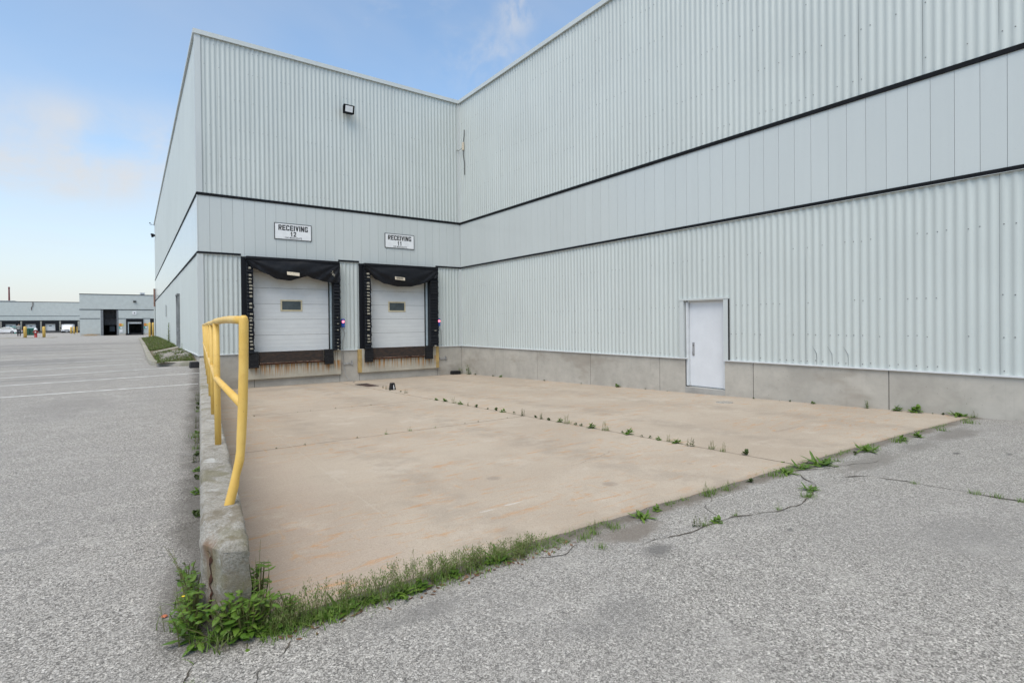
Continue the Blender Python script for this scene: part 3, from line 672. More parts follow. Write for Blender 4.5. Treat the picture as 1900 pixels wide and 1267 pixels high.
# ------------------------------------------------------------------ signs
STROKES = {'E':[(0,0,.34,1),(.34,.78,1,1),(.34,.40,.92,.61),(.34,0,1,.22)], 'I':[(0,0,.36,1)], '1':[(.28,0,.64,1)],
           'R':[(0,0,.34,1),(.34,.80,.86,1),(.66,.52,1,.92),(.34,.40,.88,.60)], 'C':[(0,.10,.34,.90),(.10,.80,.90,1),(.10,0,.90,.20),(.66,.66,1,.90),(.66,.10,1,.36)],
           'G':[(0,.10,.34,.90),(.10,.80,.90,1),(.10,0,.74,.20),(.66,.68,1,.90),(.66,.0,1,.48),(.5,.36,1,.50)], 'N':[(0,0,.31,1),(.69,0,1,1)], 'V':[], '2':[(.0,.66,.34,.90),(.1,.80,.9,1),(.66,.56,1,.92),(.0,0,1,.21)]}
DIAG = {'R':[((.40,.42),(.70,.42),(1.0,0),(.66,0))], 'N':[((.0,1),(.36,1),(1,0),(.64,0))], 'V':[((-.03,1),(.33,1),(.66,0),(.36,0)),((.67,1),(1.03,1),(.64,0),(.34,0))], '2':[((.66,.62),(1,.56),(.40,.18),(.0,.18))], '1':[((.0,.70),(.30,.90),(.30,.68),(.0,.58))]}
def block(body, h, w, gap, cx, z, y, parent, name='lettering'):
    wid = {'I':.36*w}; tot = sum(wid.get(c, w) for c in body) + gap*(len(body)-1); x = cx - tot/2; m = MB(); j = 0
    for c in body:
        for a_, b_, c_, d_ in STROKES[c]: j += 1; m.box(x+a_*w, x+c_*w, y-.001-.00005*(j % 5), y+.002, z+b_*h, z+d_*h)
        for q in DIAG.get(c, []):
            p = [(x+u*w, z+v*h) for u, v in q]; j += 1; yy = y-.0012-.00005*(j % 7)
            m.add([(u, yy, v) for u, v in p] + [(u, y+.002, v) for u, v in p], [(0,1,2,3),(7,6,5,4),(0,4,5,1),(1,5,6,2),(2,6,7,3),(3,7,4,0)])
        x += wid.get(c, w) + gap
    return m.build(name, INK, parent)
def text(body, size, xsc, cx, z, y, off, parent, name='lettering'):
    cu = bpy.data.curves.new(name, 'FONT'); cu.body = body; cu.size = size; cu.align_x = 'CENTER'; cu.offset = off; cu.extrude = .0015; cu.space_character = 1.04 + off*8
    o = bpy.data.objects.new(name, cu); COL.objects.link(o)
    dg = bpy.context.evaluated_depsgraph_get(); me = bpy.data.meshes.new_from_object(o.evaluated_get(dg)); bpy.data.objects.remove(o)
    me.materials.clear(); me.materials.append(INK)
    me.transform(Matrix.Translation((cx, y, z)) @ Matrix.Rotation(R(90), 4, 'X') @ Matrix.Diagonal((xsc, 1, 1, 1)))
    q = bpy.data.objects.new(name, me); COL.objects.link(q); q.parent = parent; q.matrix_parent_inverse = parent.matrix_basis.inverted(); return q
for x0, num, lab in ((-7.32,'12','white black-edged sign reading RECEIVING 12 above the nearer dock door'),(-3.37,'11','white black-edged sign reading RECEIVING 11 above the dock door nearer the inner corner')):
    sg = empty('receiving_sign', (x0, -.03, 4.515), lab, 'sign', 'receiving signs above the dock doors')
    m = MB(); m.box(x0+.018, x0+1.204, -.052, -.028, 4.533, 5.057); m.build('panel', SIGNW, sg)
    m = MB(); m.box(x0, x0+1.222, -.056, -.030, 4.515, 4.533); m.box(x0, x0+1.222, -.056, -.030, 5.057, 5.075); m.box(x0, x0+.018, -.056, -.030, 4.533, 5.057); m.box(x0+1.204, x0+1.222, -.056, -.030, 4.533, 5.057)
    m.build('border', INK, sg)
    block('RECEIVING', .185, .108, .017, x0+.611, 4.825, -.0525, sg); block(num, .165, .085, .016, x0+.611, 4.632, -.0525, sg); text('1245 MIDDLEGATE', .083, .80, x0+.611, 4.555, -.0525, .0008, sg)

# floodlight
fl = empty('floodlight', (-4.795, -.04, 9.41), 'black floodlight with a square lens high on the dock wall', 'floodlight', 'wall floodlights')
def flood(parent, loc, rz, s=1.):
    M4 = Matrix.Translation(loc) @ Matrix.Rotation(rz, 4, 'Z')
    def put(mb, name, mat, **k):
        mb.v = [tuple(M4 @ (Vector(p)*s)) for p in mb.v]; return mb.build(name, mat, parent, **k)
    m = MB(); m.box(-.05,.05,-.10,0,-.08,.08); put(m, 'bracket', BLACK)
    m = MB(); m.hexa([(-.2,-.26,-.165),(.2,-.26,-.165),(.17,-.10,-.14),(-.17,-.10,-.14)], [(-.2,-.33,.13),(.2,-.33,.13),(.17,-.10,.13),(-.17,-.10,.13)]); put(m, 'housing', BLACK, bevel=.01)
    m = MB(); m.hexa([(-.135,-.275,-.115),(.135,-.275,-.115),(.135,-.255,-.115),(-.135,-.255,-.115)], [(-.135,-.335,.085),(.135,-.335,.085),(.135,-.31,.085),(-.135,-.31,.085)]); put(m, 'lens', SIGNW)
flood(fl, (-4.795,-.038,9.41), 0)
fl2 = empty('floodlight', (-9.6, 36, 9.5), 'small dark floodlight jutting from the far end of the left wall', 'floodlight', 'wall floodlights'); flood(fl2, (-9.6,36,9.5), R(-90), 1.0)
m = MB(); m.tube([(-9.6,35.8,10.35),(-9.8,35.8,10.38),(-9.95,35.8,10.5)], .015, 6); m.tube([(-9.8,35.8,10.38),(-9.98,35.8,10.36)], .012, 6); m.box(-10.02,-9.92,35.77,35.83,10.47,10.55)
tag(m.build('antenna', CORDD), 'thin aerial sticking out near the roof at the far left corner', 'aerial')

# dock signal lights with their cords
def m_lit():
    t = NT('lit_red_lens'); t.out((.6,.1,.12), .3); t.set(t.b.inputs['Emission Color'], (1,.16,.2)); t.set(t.b.inputs['Emission Strength'], 1.6); return t.mat
LIT = m_lit()
for x, lab, cord in ((-5.033,'blue dock signal with a glowing red lamp between the two dock doors',[(-5.03,-.06,1.46),(-5.02,-.055,1.38),(-4.96,-.06,1.25),(-4.99,-.05,1.12),(-5.03,-.05,1.0),(-5.035,-.05,.7),(-5.03,-.075,.6),(-5.02,-.05,.2),(-5.0,-.06,0),(-4.97,-.10,-.25),(-4.9,-.2,-.42),(-4.75,-.4,-.50),(-4.9,-.7,-.49)]),
                     (-1.105,'blue dock signal with a glowing red lamp beside the inner corner',[(-1.10,-.06,1.46),(-1.07,-.055,1.38),(-1.0,-.06,1.3),(-.99,-.05,1.1),(-.985,-.05,.66)])):
    s = empty('dock_signal', (x, -.04, 1.46), lab, 'signal light', 'dock signal lights')
    m = MB(); m.box(x-.065, x+.065, -.105, -.04, 1.47, 1.775); m.build('housing', BLUE, s, bevel=.02)
    m = MB(); m.tube([(x,-.104,1.675),(x,-.122,1.675)], .045, 14); m.build('red_lens', LIT, s)
    m = MB(); m.tube([(x,-.104,1.555),(x,-.112,1.555)], .04, 14); m.build('dark_lens', BLUE, s)
    m = MB(); m.tube(cord, .009, 7); m.build('cord', CORD, s, smooth=True)
for x, lab in ((-5.0,'galvanised hook bar on the concrete between the two docks'),(-1.07,'galvanised hook bar on the concrete near the inner corner')):
    m = MB(); m.box(x, x+.32, -.055, -.03, .10, .15); m.box(x+.01, x+.03, -.05, -.01, .08, .19); m.box(x+.285, x+.31, -.075, -.01, .09, .235); m.box(x+.27, x+.33, -.06, -.01, .07, .11)
    tag(m.build('hook_bracket', STEEL, bevel=.004), lab, 'bracket', 'hook bars on the foundation')
# loose cable up near the inner corner
m = MB(); m.tube([(-.055,-.51,9.56),(-.06,-.505,9.3),(-.065,-.47,9.15),(-.07,-.44,9.05),(-.075,-.43,8.9)], .016, 7); m.tube([(-.075,-.43,8.85),(-.07,-.44,8.55),(-.06,-.47,8.35),(-.055,-.505,8.2),(-.055,-.50,7.71)], .016, 7)
cb = MB(); cb.box(-.11,-.045,-.47,-.39,8.74,9.06)
ce = empty('loose_cable', (-.05,-.5,7.7), 'dark loose cable with a cream junction box high beside the inner corner', 'cable')
m.build('cable', CORDD, ce, smooth=True); cb.build('junction_box', LABELW, ce, bevel=.008)
m = MB(); m.tube([(-.17,-.043,8.81),(-.12,-.043,8.85),(-.09,-.06,8.8),(-.08,-.4,8.84)], .008, 6); m.build('wire', CORDD, ce)

# ------------------------------------------------------------------ kerb wall and guard rail
def ztop(y): return .46 + .105*(y+16)/16
rw = MB(); W = .222; DV = Vector((.0878,.9961,0)); NV = Vector((.9961,-.0878,0)); P0 = Vector((-10.985,-15.98,0))
LEN = 16.02
st = [-.30 + .02*i for i in range(60)] + [.9 + .06*i for i in range(35)] + [3. + .2*i for i in range(65)] + [LEN]
# cross-section: up the left face, over the top, down the right face
NSEC = []
for i in range(27): NSEC.append((0., -.62 + i*.04, 'L'))
for i in range(1, 14): NSEC.append((W*i/14, None, 'T'))
for i in range(27): NSEC.append((W, .42 - i*.04, 'R'))   # noqa
def wallpt(s, u, v):                       # s along the wall, u across, v height below/above
    y = P0.y + DV.y*s; zt = ztop(y)
    z = zt if v is None else v + (zt-.46) if v > 0 else v
    if v is not None and z > zt: z = zt
    # chamfer of the near left corner and rounding of the near top edge
    front = -.285 + max(0, (.105-u))*2.0 if u < .105 else -.285
    ss_ = max(s, front)
    edge = ss_ - front
    if z > zt-.14 and edge < .30: z -= (1-edge/.30)**2*.085*min(1, (z-(zt-.14))/.14)
    # rounded top arrises, more broken on the yard side
    top = (z - (zt-.07))/.07
    if top > 0:
        rr = .026 + .05*max(0, mn.noise((s*3.1, 4, 2))) + .02*max(0, mn.noise((s*11, 4, 2)))
        if u > W-rr and v is None: z -= (u-(W-rr))**2/rr
        if u < .018 and v is None: z -= (.018-u)*.5
        if v is not None and u == W: u = W - .024*top*(1+1.5*mn.noise((s*6, z*9, 3)))
    p = P0 + DV*ss_ + NV*u
    q = Vector((p.x, p.y, z)); a1 = .013 if s < 2 else .008
    q += Vector((mn.noise((q*7)), mn.noise((q*7+Vector((9,0,0)))), mn.noise((q*7+Vector((0,9,0))))))*a1
    q += Vector((mn.noise((q*26)), mn.noise((q*26+Vector((9,0,0)))), mn.noise((q*26+Vector((0,9,0))))))*.0055
    return q
rows = []
for s in st: rows.append([wallpt(s, u, v) for u, v, k in NSEC])
rw.grid(rows)
# near end cap: grid across the width for each height
cap = []
n = len(NSEC)
for i in range(27):
    a_, b_ = rows[0][i], rows[0][n-1-i]
    row = []
    for k in range(12):
        t = k/11; s0 = -.30; u = W*t
        if k in (0, 11): row.append(a_ if k == 0 else b_); continue
        v = NSEC[i][1]; row.append(wallpt(s0, u, v))
    cap.append(row)
capt = [rows[0][26]] + [rows[0][27+int(round(12*k/9))] if k < 10 else rows[0][40] for k in range(10)] + [rows[0][40]]
rw.grid(cap); rw.grid([cap[-1], capt])
kw = empty('kerb_wall', (-10.9,-16,0), 'low worn concrete wall carrying the yellow guard rail', 'low wall')
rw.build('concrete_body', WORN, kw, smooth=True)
rc = MB(); L, Rr = [], []
for i in range(46):                          # rust-stained split down the near left corner
    z = .40 - i*.0095; w = .0042*max(.12, 1+2.1*mn.noise((z*31, 2, 2)))*(1 if 3 < i < 42 else .3); o_ = .012*mn.noise((z*13, 5, 1))+.006*mn.noise((z*45, 5, 1))
    p = wallpt(-.30, .035+o_, min(z, .42)) ; p2 = wallpt(-.30, .035+o_+w*2, min(z, .42))
    n_ = Vector((-.75,-.66,0))*.004
    L.append(p+n_); Rr.append(p2+n_)
rc.grid([L, Rr]); rc.build('rust_crack', RUSTD, kw)
gr = empty('guard_rail', (-10.8,-15.7,.46), 'yellow pipe guard rail with a dented and bent front post', 'guard rail')
RP = .0280
def postx(y): return wx(y) - .0 + .0
ptop = []
for i in range(9):
    y = -15.72 + 1.84*i; x = wx(y) + (.005 if i else .03)
    m = MB()
    if i == 0:
        px = [(-10.826,-15.735,.40),(-10.815,-15.735,.46),(-10.785,-15.73,.575),(-10.775,-15.725,.63),(-10.752,-15.72,.72),(-10.745,-15.72,.78),(-10.74,-15.72,.86),(-10.73,-15.72,1.05),(-10.722,-15.72,1.3),(-10.718,-15.72,1.58),(-10.718,-15.72,1.604),(-10.718,-15.72,1.617)]
        rr = [RP,RP,RP,RP*.86,RP*.97,RP*.9,RP*.98,RP,RP,RP,RP*.86,RP*.45]
        # finer spline through the dents
        pts, rad = [], []
        for (p, q, a_, b_) in zip(px, px[1:], rr, rr[1:]):
            for k in range(4): pts.append(Vector(p).lerp(Vector(q), k/4)); rad.append(a_+(b_-a_)*k/4)
        pts.append(px[-1]); rad.append(rr[-1])
        m.tube(pts, rad, 16); ptop.append(Vector((-10.718,-15.72,1.585)))
    else:
        ln = .004*i
        m.tube([(x, y, ztop(y)-.05), (x-ln*.5, y, 1.1), (x-ln, y, 1.578)], RP*.97, 14); ptop.append(Vector((x-ln, y, 1.592)))
    m.build('post', YEL, gr, smooth=True)
m = MB(); pts = []
for i in range(8):
    a_, b_ = ptop[i], ptop[i+1]
    for k in range(5):
        p = a_.lerp(b_, k/5); p.z += (.012*math.sin(k/5*math.pi) if i == 0 else .004*math.sin(i*2.1+k)); pts.append(p)
pts.append(ptop[-1]); m.tube(pts, RP*.98, 14); m.build('top_rail', YEL, gr, smooth=True)
m = MB(); pts = [Vector((-10.731,-15.71,1.06))]
for i in range(1, 9):
    y = -15.72 + 1.84*i; pts.append(Vector((wx(y)+.003-.004*i, y-.5 if False else y, 1.07 + .006*math.sin(i*1.7))))
m.tube(pts, RP*.9, 14); m.build('mid_rail', YEL, gr, smooth=True)

# ------------------------------------------------------------------ small things on the apron
m = MB()
m.box(-5.2,-4.78,-2.95,-1.75,-.465,-.452,1)
for k in range(14): m.hexa([(-5.17+k*.027,-2.9,zdock(-5,-2.9)+.006),(-5.155+k*.027,-2.9,zdock(-5,-2.9)+.006),(-5.155+k*.027,-1.8,zdock(-5,-1.8)+.006),(-5.17+k*.027,-1.8,zdock(-5,-1.8)+.006)],
                           [(-5.17+k*.027,-2.9,zdock(-5,-2.9)+.018),(-5.155+k*.027,-2.9,zdock(-5,-2.9)+.018),(-5.155+k*.027,-1.8,zdock(-5,-1.8)+.018),(-5.17+k*.027,-1.8,zdock(-5,-1.8)+.018)])
tag(m.build('drain_grate', [IRON, DARK]), 'rusty brown drain grate in front of the docks', 'drain grate')
z = zdock(-5.0,-4.5)
m = MB(); m.hexa([(-5.10,-4.58,z),(-4.93,-4.58,z),(-4.93,-4.42,z),(-5.10,-4.42,z)], [(-5.075,-4.56,z+.21),(-4.955,-4.56,z+.21),(-4.955,-4.44,z+.21),(-5.075,-4.44,z+.21)])
bk = empty('rubber_block', (-5.02,-4.5,z), 'small black tapered block standing on the joint near the drain grate', 'block'); m.build('block_body', RUB, bk, bevel=.012)
m = MB(); m.tube([(-5.0,-4.583,z+.02),(-4.997,-4.578,z+.08),(-5.005,-4.572,z+.12),(-4.995,-4.566,z+.16)], [.008,.014,.009,.004], 6); m.build('pale_mark', SIGNW, bk)
m = MB(); m.box(-.57,-.22,-.30,-.03,-.545,-.41); m.box(-.55,-.24,-.29,-.04,-.41,-.398)
tag(m.build('wheel_chock', RUB, bevel=.02), 'black rubber chock lying against the wall in the inner corner', 'wheel chock')
m = MB(); m.hexa([(-9.86,-.30,.262),(-9.60,-.30,.262),(-9.60,.12,.265),(-9.86,.12,.265)], [(-9.84,-.24,.45),(-9.60,-.24,.45),(-9.60,.10,.45),(-9.84,.10,.45)])
tag(m.build('wheel_chock', RUB, bevel=.02), 'black rubber chock at the end of the grass island by the yellow rail', 'wheel chock')
m = MB(); zc = zdock(-1.08,-12.89); n = 20
m.add([(-1.08+.16*math.cos(6.283*k/n), -12.89+.16*math.sin(6.283*k/n), zc+.010-.0285*.16*math.sin(6.283*k/n)) for k in range(n)] + [(-1.08,-12.89,zc+.012)], [(k,(k+1)%n,n) for k in range(n)])
m.tube([(-1.08+.165*math.cos(6.283*k/n), -12.89+.165*math.sin(6.283*k/n), zc+.006-.0285*.165*math.sin(6.283*k/n)) for k in range(n+1)], .009, 5)
tag(m.build('drain_cover', GRAV), 'pale round drain cover set in the apron in front of the white door', 'drain cover')

# ------------------------------------------------------------------ grass island at the left wall
kb = MB(); path = [(-10.87,40.2),(-10.87,30),(-10.87,20),(-10.87,12),(-10.87,6),(-10.86,3.0),(-10.84,2.2),(-10.76,1.6),(-10.6,1.15),(-10.35,.88),(-10.05,.74),(-9.58,.62)]
PP = []
for (x0, y0), (x1, y1) in zip(path, path[1:]):
    for k in range(4): PP.append((x0+(x1-x0)*k/4, y0+(y1-y0)*k/4))
PP.append(path[-1]); rows = []
for i, (x, y) in enumerate(PP):
    a_, b_ = PP[max(0,i-1)], PP[min(len(PP)-1,i+1)]; d = Vector((b_[0]-a_[0], b_[1]-a_[1], 0)).normalized(); nrm = Vector((-d.y, d.x, 0))
    zb = zlot(y); row = []
    for u, z in ((0,-.1),(.0,.06),(.012,.135),(.03,.15),(.10,.155),(.17,.15),(.185,.135),(.185,-.05)):
        p = Vector((x, y, zb+z)) + nrm*u; p.z += .012*mn.noise((x*3, y*3, u*9)); p += nrm*(.01*mn.noise((x*4+3, y*4, z*5))); row.append(p)
    rows.append(row)
kb.grid(rows); tag(kb.build('kerb', KERBM, fix=False), 'weathered concrete kerb round the grass island', kind='structure')
def zisl(x, y): return zlot(y) + .12 + .16*sm((x+10.7)/1.1)*sm((y-.75)/1.6)
si = MB(); si.grid([[( -10.70+1.13*j/8, y, zisl(-10.70+1.13*j/8, y) + .02*mn.noise((j, y*2, 1))) for j in range(9)] for y in [.8,1,1.5,2,2.5,3,4,5,6,7,8,10,12,15,18,22,26,30,35,40]])
tag(si.build('soil', SOIL, smooth=True), 'bare soil of the island beside the left wall', kind='structure')
m = MB(); m.hexa([(-10.60,6.6,zisl(-10.6,7)-.1),(-9.58,8.4,zisl(-9.58,8)-.1),(-9.58,9.5,zisl(-9.58,9)-.1),(-10.60,7.7,zisl(-10.6,8)-.1)], [(-10.60,6.6,zisl(-10.6,7)+.03),(-9.58,8.4,zisl(-9.58,8)+.03),(-9.58,9.5,zisl(-9.58,9)+.03),(-10.60,7.7,zisl(-10.6,8)+.03)])
tag(m.build('path', KERBM, bevel=.01), 'narrow concrete strip crossing the grass island to the side door', kind='structure')
# blades
def blade(m, p, h, az, lean, w, mi=0, seg=3):
    p = Vector(p); d = Vector((math.cos(az), math.sin(az), 0)); sd = Vector((-d.y, d.x, 0)); L, Rr = [], []
    for k in range(seg+1):
        t = k/seg; c = p + Vector((0,0,h*(t - .35*lean*t*t))) + d*(h*lean*t*t); ww = w*(1-t)**.7*.5
        L.append(c - sd*ww); Rr.append(c + sd*ww)
    m.grid([L, Rr], mi)
rnd = random.Random(3)
gb = MB()
for i in range(5200):
    y = 9.3 + 29*rnd.random()**1.5; x = rnd.uniform(-10.68,-9.62)
    blade(gb, (x, y, zisl(x,y)-.01), rnd.uniform(.06,.16), rnd.uniform(0,6.28), rnd.uniform(.3,1.2), .02, 0, 2)
for i in range(3000):
    y = .95 + 6.2*rnd.random()**1.4; x = rnd.uniform(-10.66,-9.62)
    k = mn.noise((x*2.5, y*1.2, 3)) + (.6 if y < 2.2 else .05)
    if k < .1: continue
    blade(gb, (x, y, zisl(x,y)-.01), rnd.uniform(.05,.16), rnd.uniform(0,6.28), rnd.uniform(.3,1.1), .018, 0, 2)
tag(gb.build('grass', GRASS, fix=False), 'rough green grass on the kerbed island by the left wall', kind='stuff')
pb = MB()
for i in range(420):
    x = rnd.uniform(-10.5,-9.65); y = rnd.uniform(1.6,6.2); r_ = rnd.uniform(.02,.055); z = zisl(x,y)+.005
    vs = [(x+r_*rnd.uniform(.7,1.2)*a_, y+r_*rnd.uniform(.7,1.2)*b_, z+r_*c_) for a_, b_, c_ in ((1,0,0),(0,1,0),(-1,0,0),(0,-1,0),(0,0,.8))]
    pb.add(vs, [(0,1,4),(1,2,4),(2,3,4),(3,0,4)])
tag(pb.build('gravel', GRAV), 'patch of pale gravel on the near end of the island', kind='stuff')

# ------------------------------------------------------------------ weeds
def leaf(m, base, az, el, ln, w, droop=.4, mi=0, seg=4, lobed=False):
    base = Vector(base); d = Vector((math.cos(az)*math.cos(el), math.sin(az)*math.cos(el), math.sin(el))); sd = Vector((-math.sin(az), math.cos(az), 0)); up_ = sd.cross(d)
    L, C, Rr = [], [], []
    for k in range(seg+1):
        t = k/seg; c = base + d*(ln*t) - Vector((0,0,droop*ln*t*t)); ww = w*.5*math.sin(math.pi*min(1,(t*.93+.07))**.75)
        if lobed: ww *= (1.15 if k % 2 else .75)
        L.append(c - sd*ww - up_*(-.25*ww)); C.append(c); Rr.append(c + sd*ww - up_*(-.25*ww))
    m.grid([L, C, Rr], mi)
def rosette(seed, n, ln, w, h=.03, elr=(.2,1.2), lobed=False):
    q = random.Random(seed); m = MB()
    for i in range(n):
        a_ = q.uniform(0,6.28); m_ = q.uniform(.55,1.1)
        b = (q.uniform(-.3,.3)*ln, q.uniform(-.3,.3)*ln, q.uniform(0,h))
        leaf(m, b, a_, q.uniform(*elr), ln*m_, w*m_*q.uniform(.8,1.2), q.uniform(.1,.6), 0, 4, lobed)
    return m
def sprig(seed, h, n, ln, w, stems=1, spread=.03):
    q = random.Random(seed); m = MB()
    for s in range(stems):
        az = q.uniform(0,6.28); ln_ = q.uniform(.05,.35) if stems > 1 else q.uniform(0,.12); hh = h*q.uniform(.6,1)
        b = Vector((q.uniform(-1,1)*spread, q.uniform(-1,1)*spread, 0)); pts = []
        for k in range(6): t = k/5; pts.append(b + Vector((math.cos(az)*hh*ln_*t*t, math.sin(az)*hh*ln_*t*t, hh*t)))
        m.tube(pts, [.0028*(1-.6*k/5) for k in range(6)], 4, 1, False)
        for i in range(n):
            t = (i+.6)/n; p = pts[0].lerp(pts[-1], t) if False else pts[min(4,int(t*5))].lerp(pts[min(5,int(t*5)+1)], t*5-int(t*5))
            f = 1-.55*t; leaf(m, p, i*2.4+q.uniform(-.5,.5), q.uniform(.1,.8), ln*f*q.uniform(.7,1.1), w*f, q.uniform(.1,.5), 0, 3)
    return m
def tuft(seed, n, h, spread=.05, seeds=0, w=.005):
    q = random.Random(seed); m = MB()
    for i in range(n):
        blade(m, (q.gauss(0,spread*.5), q.gauss(0,spread*.5), -.004), h*q.uniform(.4,1.0), q.uniform(0,6.28), q.uniform(.2,1.3), w*q.uniform(.7,1.3), 0, 3)
    for i in range(seeds):
        b = Vector((q.gauss(0,spread*.5), q.gauss(0,spread*.5), 0)); az = q.uniform(0,6.28); hh = h*q.uniform(.9,1.6); le = q.uniform(.05,.4)
        e = b + Vector((math.cos(az)*hh*le, math.sin(az)*hh*le, hh)); mid = b.lerp(e,.5) + Vector((0,0,hh*.04))
        m.tube([b, mid, e], [.0014,.0012,.0007], 3, 1, False)
        for k in range(12):
            t = .55 + .45*k/12; p = b.lerp(e, t); a2 = q.uniform(0,6.28); sp_ = .028*(1.15-t)*2*q.uniform(.5,1.2)
            leaf(m, p, a2, q.uniform(.2,.9), sp_+.008, .0045, .2, 2, 1)
    return m
DLEAF = m_leaf('dark_weed_leaves', (.035,.065,.014), (.085,.12,.03), .5); MATD = [DLEAF, STEMM, SEED]
MATS = [WEED, STEMM, SEED]; MATL = [LEAF, STEMM, SEED]
protos = {'rosA': rosette(1,14,.055,.03).mesh('weed_rosette', MATD), 'rosB': rosette(2,18,.075,.034).mesh('weed_rosette', MATL), 'rosC': rosette(5,9,.04,.024).mesh('weed_rosette', MATD),
          'sprA': sprig(3,.16,9,.05,.022,3).mesh('weed_sprig', MATL), 'sprB': sprig(4,.11,7,.038,.018,4).mesh('weed_sprig', MATD), 'dry': tuft(12,26,.09,.05,6).mesh('dry_tuft', [SEED, STEMM, SEED]),
          'tufA': tuft(6,46,.10,.07).mesh('grass_tuft', MATS), 'tufB': tuft(7,34,.085,.05,4).mesh('grass_tuft', MATS), 'spi': sprig(9,.155,46,.02,.0075,1).mesh('weed_spire', MATS), 'dan': rosette(8,20,.13,.034,.02,(.15,.9),True).mesh('weed_dandelion', MATL)}
def plant(kind, x, y, z, s, label, group, name='weed', cat='weed'):
    o = bpy.data.objects.new(name, protos[kind]); COL.objects.link(o); o.location = (x, y, z); o.scale = (s, s, s*random.uniform(.85,1.2)); o.rotation_euler = (0,0,random.uniform(0,6.28))
    return tag(o, label, cat, group)
def za(x, y): return zdock(x, y) + .004
jy = [-3.6,-4.2,-4.75,-5.5,-5.9]
JP = [(-5.0,-3.7),(-5.1,-4.3),(-5.2,-4.75),(-5.1,-5.3),(-5.15,-5.75)]
for yy in (-7.9,-8.25,-8.75,-9.05,-9.35,-9.75,-10.15,-10.45,-10.75,-11.05,-11.4,-11.75,-11.95,-12.15,-12.4,-12.6,-12.85,-13.0,-13.25,-13.5,-13.6,-13.85,-13.95,-14.25,-14.4,-14.55,-14.68,-14.82,-15.05,-15.35,-15.55,-15.8): JP.append((-5.31+random.uniform(-.03,.03), yy+random.uniform(-.04,.04)))
for i, (x, y) in enumerate(JP):
    plant(random.choice(['rosA','rosB','rosC','sprB','rosA','dry','rosB']), x, y, za(x,y), random.uniform(.75,1.4), 'small leafy weed sprouting from the long joint down the middle of the tan apron', 'weeds in the long apron joint')
for i in range(16):
    y = -7.65 if i < 7 else -11.45; x = -9.6 + 3.9*((i % 7 if i < 7 else (i-7) % 9)/8) + random.uniform(-.2,.2)
    plant(random.choice(['rosC','tufB','rosC']), x, y+random.uniform(-.03,.03), za(x,y), random.uniform(.35,.7), 'tiny weed in one of the two cross joints of the tan apron', 'weeds in the cross joints')
for y, s, k in ((-10.62,.5,'rosC'),(-12.96,.7,'rosA'),(-13.54,.5,'rosC'),(-13.76,.8,'rosA'),(-14.23,.9,'rosB'),(-15.2,1.3,'sprA'),(-15.68,1.5,'rosB'),(-15.95,1.9,'rosB'),(-16.2,.6,'rosC'),(-16.35,.7,'rosA'),(-16.56,1.5,'dan'),(-16.75,.9,'tufB'),(-1.2,1.4,'rosA'),(-2.5,1.1,'rosA'),(-3.0,1.2,'rosB'),(-5.6,1.0,'rosA'),(-7.4,.9,'rosC'),(-8.9,1.4,'rosB'),(-9.9,.8,'rosC')):
    plant(k, -.075, y, za(-.07,y), s, 'green weed growing at the foot of the long right wall', 'weeds along the foot of the right wall')
plant('sprA', -.10, -.72, za(-.1,-.72), 3.0, 'tall leafy weed against the right wall close to the inner corner', 'tall weeds in the inner corner')
plant('sprA', -.18, -.10, za(-.1,-.1), 2.2, 'leafy weed beside the black chock in the inner corner', 'tall weeds in the inner corner')
for x, y, s, k in ((-7.95,-16.5,.9,'dan'),(-7.72,-16.46,.7,'rosB'),(-7.05,-16.49,1.1,'tufB'),(-6.95,-16.47,1.0,'tufA'),(-6.76,-16.5,.9,'tufB'),(-6.33,-16.5,.9,'rosA'),(-5.94,-16.53,1.2,'tufA'),(-5.75,-16.55,1.0,'dan'),(-5.63,-16.52,1.0,'tufA'),(-5.41,-16.55,1.1,'dan'),(-5.3,-16.3,.9,'rosB'),(-5.14,-16.62,1.5,'dan'),(-5.02,-16.62,1.3,'rosB'),(-4.81,-16.65,.9,'tufB'),
                   (-4.3,-16.64,.9,'rosA'),(-4.02,-16.65,1.3,'dan'),(-3.9,-16.66,1.2,'tufA'),(-3.16,-16.7,1.3,'tufA'),(-3.0,-16.7,1.2,'rosB'),(-2.58,-16.74,1.2,'rosB'),(-1.8,-16.8,1.0,'tufA'),(-.78,-16.86,1.4,'tufA'),(-8.3,-16.52,.9,'tufA'),(-8.5,-16.5,1.0,'tufB'),(-8.62,-16.53,.8,'tufA')):
    plant(k, x, y, gh(x,y), s, 'weed or grass tuft rooted along the front edge of the tan apron', 'tufts along the apron edge')
for x, y, s, k in ((-7.79,-16.9,.8,'sprB'),(-7.72,-16.92,.75,'tufB'),(-7.58,-16.93,.8,'rosB'),(-6.17,-16.99,.8,'dan'),(-6.38,-17.08,.85,'tufA'),(-6.42,-17.06,.6,'tufA'),(-6.93,-17.08,.5,'tufB'),(-7.33,-16.94,.5,'tufB'),(-5.22,-17.5,.45,'tufA'),(-5.21,-17.95,.7,'tufA'),(-5.2,-18.1,.7,'tufA'),(-5.19,-18.25,.6,'tufA'),(-8.64,-16.73,.6,'tufA'),(-11.12,-16.9,.6,'tufA'),(-11.1,-16.72,.5,'tufA')):
    plant(k, x, y, gh(x,y), s, 'green tuft growing from a crack in the grey asphalt', 'tufts in the asphalt cracks')
